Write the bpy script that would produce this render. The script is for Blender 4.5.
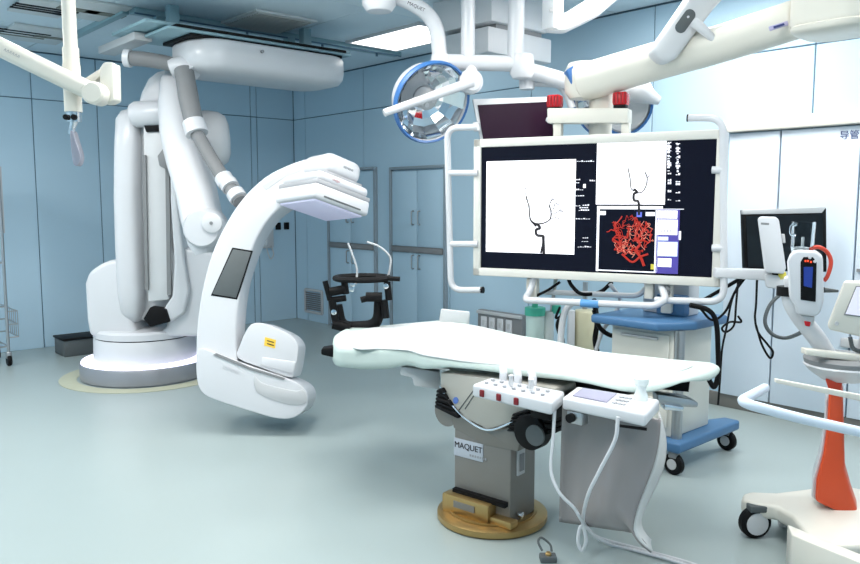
import bpy, bmesh, math, random
from mathutils import Vector, Matrix
random.seed(7)
scene = bpy.context.scene
for o in list(bpy.data.objects): bpy.data.objects.remove(o)

# ------------------------------------------------------------------ camera
F_PX, W_PX, H_PX = 770.0, 860.0, 564.0
CAM_H = 1.5
AZ = math.radians(48.0)                    # view azimuth measured from room X axis
PITCH = math.atan(80.0 / F_PX)
CAM = Vector((0, 0, CAM_H))
cam_d = bpy.data.cameras.new('camera'); cam = bpy.data.objects.new('camera', cam_d)
scene.collection.objects.link(cam); scene.camera = cam
cam_d.sensor_width = 36.0; cam_d.lens = F_PX / W_PX * 36.0
cam_d.clip_start = 0.05; cam_d.clip_end = 60
cam.location = CAM
cam.rotation_euler = (math.pi / 2 - PITCH, 0, AZ - math.pi / 2)

# ------------------------------------------------------------------ world, lights, exposure
world = bpy.data.worlds.new('world'); scene.world = world; world.use_nodes = True
bg = world.node_tree.nodes['Background']
bg.inputs[0].default_value = (0.75, 0.88, 1.0, 1); bg.inputs[1].default_value = 0.3
vs = scene.view_settings
vs.view_transform = 'Standard'; vs.look = 'None'; vs.gamma = 1.0; vs.exposure = 0.1
vs.use_curve_mapping = False
ROOM_H = 3.0
# centre x, centre y, size x, size y, watts of the unseen ceiling light panels (the panel bodies are built with the ceiling)
LIGHTS = [(4.2, 2.6, 1.2, 0.6, 42), (4.2, 0.6, 1.2, 0.6, 40), (2.2, 1.4, 1.2, 0.6, 33), (0.2, 2.4, 1.2, 0.6, 32),
          (2.2, 3.6, 1.2, 0.6, 32), (-1.2, 4.6, 1.2, 0.6, 36), (0.4, -0.8, 1.2, 0.6, 34), (-0.6, 7.0, 1.2, 0.6, 60), (1.0, 5.3, 1.2, 0.6, 36)]  # last two panels are added out of view to brighten the far-left side
for (lx, ly, sx, sy, pw) in LIGHTS:
    ld = bpy.data.lights.new('ceiling_light', 'AREA'); ld.shape = 'RECTANGLE'
    ld.size = sx * 0.94; ld.size_y = sy * 0.9; ld.energy = pw; ld.color = (1.0, 0.97, 0.93)
    lo = bpy.data.objects.new('ceiling_light_lamp', ld); scene.collection.objects.link(lo)
    lo.location = (lx, ly, ROOM_H - 0.045)

# ------------------------------------------------------------------ projection helpers (photo pixel + real depth -> room point)
RV = Vector((math.sin(AZ), -math.cos(AZ), 0))          # camera right
FH = Vector((math.cos(AZ), math.sin(AZ), 0))           # horizontal forward
UZ = Vector((0, 0, 1))
FC = FH * math.cos(PITCH) - UZ * math.sin(PITCH)       # optical axis
UC = FH * math.sin(PITCH) + UZ * math.cos(PITCH)
def ray(px, py): return RV * ((px - 430) / F_PX) + UC * ((282 - py) / F_PX) + FC
def at(px, py, d): return CAM + ray(px, py) * d
def onplane(px, py, p0, n):
    r = ray(px, py); return CAM + r * ((p0 - CAM).dot(n) / r.dot(n))
def atz(px, py, z): return onplane(px, py, Vector((0, 0, z)), UZ)
def onvert(px, py, d): return onplane(px, py, CAM + FH * d, FH)  # upright plane facing the viewer, d metres away
corner = atz(297, 318, 0)
XB, YA = corner.x, corner.y
def onA(px, py, off=0): return onplane(px, py, Vector((0, YA - off, 0)), Vector((0, 1, 0)))
def onB(px, py, off=0): return onplane(px, py, Vector((XB - off, 0, 0)), Vector((1, 0, 0)))
def cf(r, f, z): return RV * r + FH * f + UZ * z       # metres right / forward of the viewer

# ------------------------------------------------------------------ materials
def lin(c):
    return tuple(((v / 255) / 12.92 if v / 255 <= 0.04045 else (((v / 255) + 0.055) / 1.055) ** 2.4) for v in c) + (1,)
MATS = {}
def mat(name, col, rough=0.5, metal=0.0, emit=None, es=0.0, var=0.04, scale=6.0, bump=0.0, trans=0.0, ior=1.45, coat=0.0, alpha=1.0):
    if name in MATS: return MATS[name]
    m = bpy.data.materials.new(name); m.use_nodes = True
    nt = m.node_tree; b = nt.nodes['Principled BSDF']
    c = lin(col)
    tc = nt.nodes.new('ShaderNodeTexCoord'); nz = nt.nodes.new('ShaderNodeTexNoise')
    nz.inputs['Scale'].default_value = scale; nz.inputs['Detail'].default_value = 4
    nt.links.new(tc.outputs['Object'], nz.inputs['Vector'])
    mx = nt.nodes.new('ShaderNodeMix'); mx.data_type = 'RGBA'
    mx.inputs[6].default_value = tuple(max(0, v * (1 - var)) for v in c[:3]) + (1,)
    mx.inputs[7].default_value = tuple(min(1, v * (1 + var)) for v in c[:3]) + (1,)
    nt.links.new(nz.outputs['Fac'], mx.inputs[0]); nt.links.new(mx.outputs[2], b.inputs['Base Color'])
    b.inputs['Roughness'].default_value = rough; b.inputs['Metallic'].default_value = metal
    b.inputs['Transmission Weight'].default_value = trans; b.inputs['IOR'].default_value = ior
    b.inputs['Coat Weight'].default_value = coat; b.inputs['Alpha'].default_value = alpha
    if bump:
        bp = nt.nodes.new('ShaderNodeBump'); bp.inputs['Strength'].default_value = bump; bp.inputs['Distance'].default_value = 0.01
        nt.links.new(nz.outputs['Fac'], bp.inputs['Height']); nt.links.new(bp.outputs['Normal'], b.inputs['Normal'])
    if emit:
        b.inputs['Emission Color'].default_value = lin(emit); b.inputs['Emission Strength'].default_value = es
    MATS[name] = m; return m
M_WALL = mat('wall_panel_blue', (182, 210, 227), 0.45, var=0.02, scale=1.5)
M_SEAM = mat('panel_joint', (92, 118, 138), 0.8)
M_CEIL = mat('ceiling_panel_blue', (214, 229, 238), 0.4, var=0.02, scale=1.5)
M_FLOOR = mat('vinyl_floor', (158, 171, 171), 0.3, var=0.05, scale=1.2)
M_WHITE = mat('white_enamel', (205, 207, 211), 0.34, coat=0.15, var=0.01)
M_WHITE2 = mat('cream_enamel', (216, 213, 203), 0.35, var=0.015)
M_OFFW = mat('offwhite_plastic', (204, 206, 209), 0.42, var=0.015)
M_LGREY = mat('light_grey_plastic', (188, 190, 192), 0.45)
M_GREY = mat('mid_grey_plastic', (128, 130, 132), 0.5)
M_DGREY = mat('dark_grey_rubber', (86, 92, 94), 0.6, bump=0.1, scale=40)
M_HOSE = mat('ribbed_grey_hose', (122, 124, 126), 0.6, bump=0.2, scale=60)
M_BLACK = mat('black_plastic', (13, 13, 15), 0.55)
M_STEEL = mat('brushed_steel', (176, 178, 180), 0.3, metal=0.9, var=0.06, scale=20)
M_CHROME = mat('chrome', (215, 218, 222), 0.12, metal=1.0)
M_MIRROR = mat('lamp_reflector', (225, 230, 235), 0.06, metal=1.0)
M_BRASS = mat('brass_plate', (178, 148, 96), 0.35, metal=0.8, var=0.15, scale=12)
M_COL = mat('taupe_column', (124, 121, 116), 0.4, metal=0.25)
M_BELLY = mat('beige_grey_shell', (176, 173, 165), 0.4)
M_SHEET = mat('white_sheet', (199, 203, 204), 0.85, var=0.02, bump=0.25, scale=9)
M_GSHEET = mat('pale_green_sheet', (190, 204, 199), 0.85, var=0.03, bump=0.25, scale=9)
M_BLUE = mat('cart_blue', (68, 110, 150), 0.4)
M_RIM = mat('lamp_rim_blue', (58, 108, 168), 0.4)
M_CART = mat('cart_beige', (214, 214, 206), 0.4)
M_ORANGE = mat('orange_column', (214, 78, 38), 0.38)
M_RED = mat('red_lens', (190, 26, 36), 0.25)
M_GLASS = mat('clear_glass', (240, 248, 250), 0.03, trans=1.0, ior=1.3)
M_GREEN = mat('teal_green', (70, 175, 150), 0.45)
M_YEL = mat('yellow_ring', (182, 184, 162), 0.45, var=0.1)
M_SCREEN = mat('dark_screen', (8, 9, 22), 0.25, emit=(6, 7, 26), es=0.4)
M_SCREENP = mat('purple_black_screen', (38, 18, 36), 0.25)
M_LIT = mat('lit_image', (235, 235, 240), 0.4, emit=(250, 246, 252), es=0.75)
M_INK = mat('dark_ink', (28, 24, 30), 0.6)
M_PURP = mat('lit_violet', (70, 60, 140), 0.4, emit=(58, 52, 120), es=0.7)
M_PALEL = mat('lit_pale_blue', (190, 205, 225), 0.4, emit=(205, 216, 232), es=0.7)
M_VES = mat('lit_red_vessel', (120, 24, 16), 0.4, emit=(176, 40, 26), es=0.75)
M_VES2 = mat('lit_pink_vessel', (150, 90, 75), 0.4, emit=(225, 140, 120), es=0.75)
M_TXT = mat('lit_text', (220, 220, 225), 0.4, emit=(215, 215, 225), es=0.8)
M_GTXT = mat('grey_lettering', (150, 152, 156), 0.6)
M_NAVY = mat('navy_lettering', (52, 66, 120), 0.6)
M_LED = mat('led_ring', (250, 248, 255), 0.4, emit=(226, 220, 255), es=1.3)
M_PANEL_L = mat('light_panel_diffuser', (255, 255, 255), 0.5, emit=(255, 254, 250), es=3.2)
M_LCDB = mat('lcd_blue', (24, 44, 120), 0.3, emit=(34, 62, 150), es=0.35)
M_LCDR = mat('lcd_red', (220, 60, 30), 0.3, emit=(250, 80, 40), es=1.0)
M_CURT = mat('lead_curtain_vinyl', (138, 134, 134), 0.2, bump=0.08, scale=5)
M_SKIRT = mat('taupe_baseboard', (118, 116, 112), 0.5)
M_OLIVE = mat('vent_slot_grey', (128, 130, 122), 0.7)
M_VENT = mat('vent_face', (205, 209, 210), 0.5)
M_BAGC = mat('cream_canister', (205, 200, 170), 0.4)
M_PBLUE = mat('pale_blue_tube', (206, 218, 232), 0.3)

for m_ in (M_SCREEN, M_SCREENP, M_BLACK): m_.node_tree.nodes['Principled BSDF'].inputs['Specular IOR Level'].default_value = 0.2
# ------------------------------------------------------------------ object helpers
COL = scene.collection
def finish(name, bm, m, parent=None, ang=38, bevel=0, seg=2, kind=None, label=None):
    if bevel:
        bmesh.ops.recalc_face_normals(bm, faces=bm.faces); bm.normal_update()
        es = [e for e in bm.edges if len(e.link_faces) == 2 and e.calc_face_angle(0) > math.radians(28)]
        bmesh.ops.bevel(bm, geom=es, offset=bevel, segments=seg, profile=0.5, affect='EDGES', clamp_overlap=True)
    bmesh.ops.recalc_face_normals(bm, faces=bm.faces)
    vs_ = [v.co for v in bm.verts]
    c = Vector(((min(v.x for v in vs_) + max(v.x for v in vs_)) / 2, (min(v.y for v in vs_) + max(v.y for v in vs_)) / 2,
                (min(v.z for v in vs_) + max(v.z for v in vs_)) / 2))
    for v in bm.verts: v.co -= c
    me = bpy.data.meshes.new(name); bm.to_mesh(me); bm.free()
    for p in me.polygons: p.use_smooth = True
    me.set_sharp_from_angle(angle=math.radians(ang))
    me.materials.append(m)
    o = bpy.data.objects.new(name, me); COL.objects.link(o)
    o.location = c
    if parent is not None: attach(o, parent)
    if kind: o['kind'] = kind
    if label: o['label'] = label
    return o
def wloc(o):
    p = o.location.copy()
    while o.parent is not None:
        o = o.parent; p += o.location
    return p
def attach(o, parent):
    o.parent = parent; o.location = o.location - wloc(parent)
def thing(name, loc, label, cat, group=None):
    o = bpy.data.objects.new(name, None); COL.objects.link(o); o.location = loc
    o.empty_display_size = 0.1
    return tag(o, label, cat, group)
def tag(o, label, cat, group=None):
    o['label'] = label; o['category'] = cat
    if group: o['group'] = group
    return o
def B(): return bmesh.new()
def box(bm, c, s, ax=None):
    ax = ax or (Vector((1, 0, 0)), Vector((0, 1, 0)), Vector((0, 0, 1)))
    vs_ = []
    for k in (-1, 1):
        for j in (-1, 1):
            for i in (-1, 1):
                vs_.append(bm.verts.new(Vector(c) + ax[0] * (i * s[0] / 2) + ax[1] * (j * s[1] / 2) + ax[2] * (k * s[2] / 2)))
    for f in ((0, 2, 3, 1), (4, 5, 7, 6), (0, 1, 5, 4), (2, 6, 7, 3), (0, 4, 6, 2), (1, 3, 7, 5)):
        bm.faces.new([vs_[i] for i in f])
    return bm
def prism(bm, pts, vec, ends=True):
    a = [bm.verts.new(p) for p in pts]; b = [bm.verts.new(Vector(p) + vec) for p in pts]
    n = len(pts)
    if ends: bm.faces.new(a[::-1]); bm.faces.new(b)
    for i in range(n): bm.faces.new((a[i], a[(i + 1) % n], b[(i + 1) % n], b[i]))
    return bm
def cr(pts, n=6, closed=False):
    P = [Vector(p) for p in pts]
    if len(P) < 3 and not closed: return P
    out = []; m = len(P)
    rng = range(m if closed else m - 1)
    for i in rng:
        p0 = P[(i - 1) % m] if (closed or i > 0) else P[0] * 2 - P[1]
        p1, p2 = P[i], P[(i + 1) % m]
        p3 = P[(i + 2) % m] if (closed or i + 2 < m) else P[-1] * 2 - P[-2]
        for k in range(n):
            t = k / n; t2 = t * t; t3 = t2 * t
            out.append((p1 * 2 + (p2 - p0) * t + (p0 * 2 - p1 * 5 + p2 * 4 - p3) * t2 + (p1 * 3 - p0 - p2 * 3 + p3) * t3) * 0.5)
    if not closed: out.append(P[-1])
    return out
def fillet(pts, r, n=5):
    P = [Vector(p) for p in pts]; out = [P[0]]
    for i in range(1, len(P) - 1):
        a, b = (P[i - 1] - P[i]), (P[i + 1] - P[i])
        d = min(r, a.length * 0.48, b.length * 0.48)
        s, e = P[i] + a.normalized() * d, P[i] + b.normalized() * d
        for k in range(n + 1):
            t = k / n; out.append(s * (1 - t) ** 2 + P[i] * 2 * t * (1 - t) + e * t * t)
    out.append(P[-1]); return out
def tube(bm, pts, r, res=10, cap=True, closed=False):
    P = [Vector(p) for p in pts]; n = len(P)
    R_ = r if isinstance(r, (list, tuple)) else [r] * n
    if len(R_) != n:
        R_ = [R_[min(len(R_) - 2, int(i * (len(R_) - 1) / (n - 1)))] * (1 - (i * (len(R_) - 1) / (n - 1) - min(len(R_) - 2, int(i * (len(R_) - 1) / (n - 1))))) +
              R_[min(len(R_) - 2, int(i * (len(R_) - 1) / (n - 1))) + 1] * (i * (len(R_) - 1) / (n - 1) - min(len(R_) - 2, int(i * (len(R_) - 1) / (n - 1)))) for i in range(n)]
    T = []
    for i in range(n):
        if closed: t = P[(i + 1) % n] - P[(i - 1) % n]
        else: t = P[min(i + 1, n - 1)] - P[max(i - 1, 0)]
        T.append(t.normalized())
    u = T[0].orthogonal().normalized(); rings = []
    for i in range(n):
        if i: u = (u - T[i] * u.dot(T[i])); u.normalize()
        v = T[i].cross(u)
        rings.append([bm.verts.new(P[i] + (u * math.cos(2 * math.pi * k / res) + v * math.sin(2 * math.pi * k / res)) * R_[i]) for k in range(res)])
    for i in range(n if closed else n - 1):
        a, b = rings[i], rings[(i + 1) % n]
        for k in range(res): bm.faces.new((a[k], a[(k + 1) % res], b[(k + 1) % res], b[k]))
    if cap and not closed: bm.faces.new(rings[0][::-1]); bm.faces.new(rings[-1])
    return bm
def lathe(bm, prof, c, axis=UZ, seg=32, sweep=2 * math.pi, u=None):
    axis = Vector(axis).normalized(); u = (u or axis.orthogonal()).normalized(); v = axis.cross(u)
    rings = []
    for (r, h) in prof:
        if r < 1e-6: rings.append([bm.verts.new(Vector(c) + axis * h)])
        else: rings.append([bm.verts.new(Vector(c) + axis * h + (u * math.cos(sweep * k / seg) + v * math.sin(sweep * k / seg)) * r) for k in range(seg)])
    for a, b in zip(rings, rings[1:]):
        for k in range(seg):
            k2 = (k + 1) % seg
            q = [a[k if len(a) > 1 else 0], a[k2 if len(a) > 1 else 0], b[k2 if len(b) > 1 else 0], b[k if len(b) > 1 else 0]]
            q = [x for i, x in enumerate(q) if x not in q[:i]]
            if len(q) > 2: bm.faces.new(q)
    return bm
def loft(bm, rings, cap=True):
    R_ = [[bm.verts.new(p) for p in r] for r in rings]; n = len(R_[0])
    for a, b in zip(R_, R_[1:]):
        for k in range(n): bm.faces.new((a[k], a[(k + 1) % n], b[(k + 1) % n], b[k]))
    if cap: bm.faces.new(R_[0][::-1]); bm.faces.new(R_[-1])
    return bm
def rrect(c, e1, e2, w, h, r, n=4):
    out = []
    for (sx, sy, a0) in ((1, 1, 0), (-1, 1, 90), (-1, -1, 180), (1, -1, 270)):
        cc = Vector(c) + e1 * (sx * (w / 2 - r)) + e2 * (sy * (h / 2 - r))
        for k in range(n + 1):
            a = math.radians(a0 + 90 * k / n); out.append(cc + e1 * (math.cos(a) * r) + e2 * (math.sin(a) * r))
    return out
def text_mesh(name, s, size, origin, e1, e2, m, parent=None, depth=0.001, align='LEFT'):
    cu = bpy.data.curves.new(name, 'FONT'); cu.body = s; cu.size = size; cu.extrude = depth; cu.align_x = align
    ob = bpy.data.objects.new(name, cu); COL.objects.link(ob)
    bpy.context.view_layer.update()
    me = bpy.data.meshes.new_from_object(ob.evaluated_get(bpy.context.evaluated_depsgraph_get()))
    bpy.data.objects.remove(ob)
    n = e1.cross(e2)
    for v in me.vertices: v.co = e1 * v.co.x + e2 * v.co.y + n * v.co.z
    me.name = name; me.materials.clear(); me.materials.append(m)
    o = bpy.data.objects.new(name, me); COL.objects.link(o); o.location = origin
    if parent is not None: attach(o, parent)
    return o
def px_prism(name, pts, d, depth, m, parent=None, bevel=0.01, seg=2, smooth=0, n=None, p0=None, vec=None, face=False, **kw):
    """outline on an upright plane facing the viewer d metres away, given real thickness going back"""
    if n is None and vec is None and face:
        h = ray(sum(q[0] for q in pts) / len(pts), 202); h.z = 0; h.normalize(); vec = h * depth
    n = n or FH; p0 = p0 or (CAM + FH * d)
    P = [onplane(x, y, p0, n) for x, y in pts]
    if smooth: P = cr(P, smooth, True)
    bm = B(); prism(bm, P, vec or (n * depth)); return finish(name, bm, m, parent, bevel=bevel, seg=seg, **kw)

# ================================================================== ROOM SHELL
X0, Y0 = -2.6, -2.2
def shell(name, c, s, m):
    bm = B(); box(bm, c, s); return finish(name, bm, m, kind='structure')
floor = shell('floor', ((X0 + XB) / 2, (Y0 + YA) / 2, -0.05), (XB - X0 + 0.4, YA - Y0 + 0.4, 0.1), M_FLOOR)
ceiling = shell('ceiling', ((X0 + XB) / 2, (Y0 + YA) / 2, ROOM_H + 0.06), (XB - X0 + 0.4, YA - Y0 + 0.4, 0.1), M_SEAM)
wall_left = shell('wall_left', ((X0 + XB) / 2, YA + 0.06, ROOM_H / 2), (XB - X0 + 0.3, 0.1, ROOM_H), M_SEAM)
wall_right = shell('wall_right', (XB + 0.06, (Y0 + YA) / 2, ROOM_H / 2), (0.1, YA - Y0, ROOM_H), M_SEAM)
wall_rear = shell('wall_rear', ((X0 + XB) / 2, Y0 - 0.06, ROOM_H / 2), (XB - X0, 0.1, ROOM_H), M_WALL)
wall_side = shell('wall_side', (X0 - 0.06, (Y0 + YA) / 2, ROOM_H / 2), (0.1, YA - Y0, ROOM_H), M_WALL)
SEAM_Z = 2.53
G = 0.0045
def panel(parent, x0, x1, y0, y1, z0, z1, m):
    bm = B(); box(bm, ((x0 + x1) / 2, (y0 + y1) / 2, (z0 + z1) / 2), (x1 - x0, y1 - y0, z1 - z0))
    return finish('panel', bm, m, parent, bevel=0.003, seg=1)
xs = sorted([X0] + [onA(px, 220).x for px in (-30, 38, 102, 178, 253, 259)] + [XB] + [onA(-30, 220).x - 1.1, onA(-30, 220).x - 2.2])
xs = [x for x in xs if x >= X0]
for a, b in zip(xs, xs[1:]):
    panel(wall_left, a + G, b - G, YA, YA + 0.02, 0, SEAM_Z - G, M_WALL)
    panel(wall_left, a + G, b - G, YA, YA + 0.02, SEAM_Z + G, ROOM_H - 0.012, M_WALL)
ys = [YA] + [onB(px, 180).y for px in (306, 364, 450, 530, 650, 809)] + [onB(809, 180).y - 1.2 * k for k in (1, 2, 3)] + [Y0]
for b, a in zip(ys, ys[1:]):
    panel(wall_right, XB, XB + 0.02, a + G, b - G, 0, SEAM_Z - G, M_WALL)
    panel(wall_right, XB, XB + 0.02, a + G, b - G, SEAM_Z + G, ROOM_H - 0.012, M_WALL)
# ceiling panels: long sheets between joints
cw, cl = 1.2, 1.55
nx = int((XB - X0) / cl) + 1; ny = int((YA - Y0) / cw) + 1
for i in range(nx):
    for j in range(ny):
        x1 = XB - i * cl; x0 = max(X0, x1 - cl); y1 = YA - j * cw; y0 = max(Y0, y1 - cw)
        if x1 - x0 < 0.05 or y1 - y0 < 0.05: continue
        panel(ceiling, x0 + 0.004, x1 - 0.004, y0 + 0.004, y1 - 0.004, ROOM_H, ROOM_H + 0.015, M_CEIL)
# baseboard of the right wall (under the sliding door)
yb = onB(700, 400).y
bm = B(); box(bm, (XB - 0.012, (yb + Y0) / 2, 0.05), (0.024, yb - Y0, 0.1)); finish('baseboard_right', bm, M_SKIRT, kind='structure', bevel=0.004)

# ceiling light panels
def light_panel(cx, cy, sx, sy, label):
    t = thing('ceiling_light', (cx, cy, ROOM_H), label, 'ceiling light', 'recessed ceiling light panels')
    bm = B()
    for (dx, dy, w, h) in ((0, sy / 2, sx + 0.04, 0.03), (0, -sy / 2, sx + 0.04, 0.03), (sx / 2, 0, 0.03, sy), (-sx / 2, 0, 0.03, sy)):
        box(bm, (cx + dx, cy + dy, ROOM_H - 0.012), (w, h, 0.022))
    finish('frame', bm, M_OFFW, t)
    bm = B(); box(bm, (cx, cy, ROOM_H - 0.01), (sx - 0.02, sy - 0.02, 0.016)); finish('diffuser', bm, M_PANEL_L, t)
pa, pb, pc = atz(347, 40, ROOM_H), atz(423, 22, ROOM_H), atz(393, 49, ROOM_H)
VL = ((pb.x + pc.x) / 2, (pb.y + pc.y) / 2, abs(pc.x - pa.x), abs(pb.y - pa.y))
light_panel(VL[0], VL[1], max(VL[2], 0.4), max(VL[3], 0.6), 'lit white ceiling light panel beside the grey ceiling rail')
for k, (lx, ly, sx, sy, pw) in enumerate(LIGHTS): light_panel(lx, ly, sx, sy, 'unseen lit white ceiling light panel over the open floor of the room')

# ceiling vents
def ceil_quad(name, pts, m, label, slots=0, sm=None):
    P = [atz(x, y, ROOM_H) for x, y in pts]
    x0, x1 = min(p.x for p in P), max(p.x for p in P); y0, y1 = min(p.y for p in P), max(p.y for p in P)
    t = thing(name, ((x0 + x1) / 2, (y0 + y1) / 2, ROOM_H), label, 'vent')
    bm = B(); box(bm, ((x0 + x1) / 2, (y0 + y1) / 2, ROOM_H - 0.011), (x1 - x0, y1 - y0, 0.02)); finish('face_plate', bm, m, t, bevel=0.004)
    return t, x0, x1, y0, y1
t, x0, x1, y0, y1 = ceil_quad('ceiling_return_vent', [(224, 23), (256, 8), (316, 20), (286, 29)], M_VENT, 'plain grey square return vent in ceiling above the robotic arm')
nsl = 14
for k in range(nsl):
    yy = y0 + 0.05 + (y1 - y0 - 0.1) * k / (nsl - 1)
    bm = B(); box(bm, ((x0 + x1) / 2, yy, ROOM_H - 0.025), (x1 - x0 - 0.08, 0.02, 0.012)); finish('slat', bm, mat('return_slat', (172, 174, 172), .5), t)
def slot_vent(pts, rows, label):
    t, x0, x1, y0, y1 = ceil_quad('ceiling_diffuser', pts, M_VENT, label)
    for (fx, fy, w, h, m) in rows:
        bm = B(); box(bm, (x0 + (x1 - x0) * fx, y0 + (y1 - y0) * fy, ROOM_H - 0.022), (w, h, 0.008)); finish('slot', bm, m, t)
slot_vent([(14, 22), (60, 30), (58, 42), (0, 36)], [(.2, .35, .5, .03, M_BLACK), (.2, .5, .5, .03, M_BLACK), (.2, .65, .5, .03, M_OLIVE), (.75, .5, .3, .08, M_OLIVE)], 'grey slotted ceiling diffuser behind the hanging white pole')
slot_vent([(24, -4), (62, 2), (58, 16), (20, 10)], [(.55, .35, .45, .035, M_BLACK), (.55, .5, .45, .035, M_BLACK), (.55, .65, .45, .035, M_BLACK)], 'grey ceiling diffuser with three black slots')
slot_vent([(76, -2), (120, 4), (104, 20), (74, 14)], [(.25, .5, .3, .1, M_OLIVE), (.75, .5, .3, .1, M_OLIVE)], 'grey ceiling diffuser with two broad olive slots')

# ceiling rail round the robot bay
ra, rb_, rc_ = atz(132, 8, ROOM_H), atz(400, 52, ROOM_H), atz(80, 33, ROOM_H)
t = thing('ceiling_rail', (ra.x, ra.y, ROOM_H), 'long slim green-grey ceiling rail with small bolts, bent round a corner', 'rail')
M_RAIL = mat('rail_green_grey', (140, 172, 182), 0.35)
bm = B(); box(bm, ((ra.x + rb_.x) / 2, ra.y, ROOM_H - 0.02), (rb_.x - ra.x, 0.12, 0.04)); finish('rail_bar', bm, M_RAIL, t, bevel=0.004)
bm = B(); box(bm, (ra.x - 0.03, (ra.y + rc_.y) / 2 + 0.06, ROOM_H - 0.02), (0.06, abs(rc_.y - ra.y), 0.04)); finish('rail_bar', bm, M_RAIL, t, bevel=0.004)
bm = B(); box(bm, ((ra.x + rb_.x) / 2, ra.y - 0.05, ROOM_H - 0.045), (rb_.x - ra.x, 0.012, 0.012)); finish('edge_strip', bm, M_SEAM, t)
for f in (.12, .37, .66, .9):
    bm = B(); lathe(bm, [(0, 0), (0.012, 0), (0.012, -0.03), (0, -0.03)], (ra.x + (rb_.x - ra.x) * f, ra.y, ROOM_H - 0.04), seg=8); finish('bolt', bm, M_SEAM, t)

# wall cabinets built into the right wall
def wall_cabinet(pl, pr, ptop, pmid, label, handles=True):
    a, b = onB(pl, 250), onB(pr, 250); top = onB((pl + pr) / 2, ptop).z; mid = onB((pl + pr) / 2, pmid).z
    y1, y0 = a.y, b.y; w = y1 - y0; yc = (y0 + y1) / 2
    t = thing('wall_cabinet', (XB, yc, 0), label, 'cabinet')
    M_FR = mat('cabinet_frame_grey', (142, 156, 166), 0.4)
    for (yy, zz, sy, sz) in ((y0 + .015, top / 2, .03, top), (y1 - .015, top / 2, .03, top), (yc, top - .015, w - .06, .03)):
        bm = B(); box(bm, (XB - 0.02, yy, zz), (0.04, sy, sz)); finish('frame_rail', bm, M_FR, t, bevel=0.003)
    bm = B(); box(bm, (XB - 0.022, yc, mid), (0.044, w - .08, 0.06)); finish('middle_rail', bm, M_GREY, t, bevel=0.003)
    for (s, zz0, zz1, hz) in ((1, mid + .035, top - .045, .38), (-1, mid + .035, top - .045, .38), (1, .03, mid - .035, .9), (-1, .03, mid - .035, .9)):
        wd = w / 2 - .045
        bm = B(); box(bm, (XB - 0.014, yc + s * (wd / 2 + .004), (zz0 + zz1) / 2), (0.026, wd, zz1 - zz0)); dr = finish('door', bm, M_WALL, t, bevel=0.003)
        if handles:
            zc = zz0 + (zz1 - zz0) * hz
            bm = B(); tube(bm, fillet([(XB - .028, yc + s * .05, zc - .07), (XB - .06, yc + s * .05, zc - .07), (XB - .06, yc + s * .05, zc + .07), (XB - .028, yc + s * .05, zc + .07)], .015), .008, 8)
            finish('handle', bm, M_STEEL, dr)
    return t
wall_cabinet(330, 378, 168, 246, 'blue two-door wall cabinet half hidden behind the detector head')
wall_cabinet(392, 448, 166, 250, 'blue two-door wall cabinet with paired handles beside the monitor rail')

# wall vent grille
a, b = onB(306, 289), onB(323, 314)
t = thing('wall_vent', (XB, (a.y + b.y) / 2, b.z), 'grey louvred return grille low on the blue wall near the room corner', 'vent')
w_, h_ = a.y - b.y, a.z - b.z; yc, zc = (a.y + b.y) / 2, (a.z + b.z) / 2
for (dy, dz, sy, sz) in ((0, h_ / 2, w_, .03), (0, -h_ / 2, w_, .03), (w_ / 2, 0, .03, h_), (-w_ / 2, 0, .03, h_)):
    bm = B(); box(bm, (XB - .012, yc + dy, zc + dz), (.024, sy, sz)); finish('frame', bm, M_LGREY, t, bevel=.003)
for k in range(9):
    bm = B(); box(bm, (XB - .01, yc, zc - h_ / 2 + .04 + (h_ - .08) * k / 8), (.018, w_ - .04, .014)); finish('slat', bm, M_GREY, t)
# wall service panel with four white plates
a, b = onB(482, 313), onB(526, 334)
t = thing('service_panel', (XB, (a.y + b.y) / 2, 0.3), 'grey metal wall service panel with four white socket plates', 'wall panel')
yc, zc = (a.y + b.y) / 2, (a.z + b.z) / 2 - .02; w_ = a.y - b.y; h_ = .26
bm = B(); box(bm, (XB - .03, yc, zc), (.06, w_, h_)); finish('housing', bm, M_GREY, t, bevel=.006)
bm = B(); box(bm, (XB - .065, yc, zc + h_ / 2 - .02), (.03, w_, .03)); finish('top_lip', bm, M_LGREY, t, bevel=.004)
for k in range(4):
    bm = B(); box(bm, (XB - .066, yc + w_ / 2 - w_ * (.16 + .19 * k), zc), (.012, w_ * .13, h_ * .55)); pl = finish('socket_plate', bm, M_WHITE, t, bevel=.003)
    bm = B(); box(bm, (XB - .074, yc + w_ / 2 - w_ * (.16 + .19 * k), zc + .01), (.006, w_ * .05, .05)); finish('socket', bm, M_LGREY, pl)
# sockets / phone on the left wall
p = onA(282, 226)
t = thing('wall_socket', (p.x, YA, p.z), 'small dark double wall socket beside the room corner', 'socket')
for k in (-1, 1):
    bm = B(); box(bm, (p.x + k * .06, YA - .01, p.z + .0), (.07, .02, .09)); finish('plate', bm, M_BLACK, t, bevel=.004)
p = onA(266, 236)
t = thing('wall_phone', (p.x, YA, p.z), 'white handset on a white wall cradle beside the C-arm', 'telephone')
bm = B(); box(bm, (p.x, YA - .03, p.z), (.16, .06, .3)); finish('cradle', bm, M_OFFW, t, bevel=.015)
bm = B(); tube(bm, fillet([(p.x - .05, YA - .07, p.z + .12), (p.x - .05, YA - .1, p.z + .08), (p.x - .05, YA - .1, p.z - .08), (p.x - .05, YA - .07, p.z - .12)], .05), .022); finish('handset', bm, M_OFFW, t)
bm = B(); tube(bm, cr([(p.x + .03, YA - .07, p.z - .12), (p.x + .05, YA - .09, p.z - .22), (p.x, YA - .09, p.z - .28), (p.x - .05, YA - .085, p.z - .13)], 6), .008, 6); finish('cord', bm, M_LGREY, t)

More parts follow.
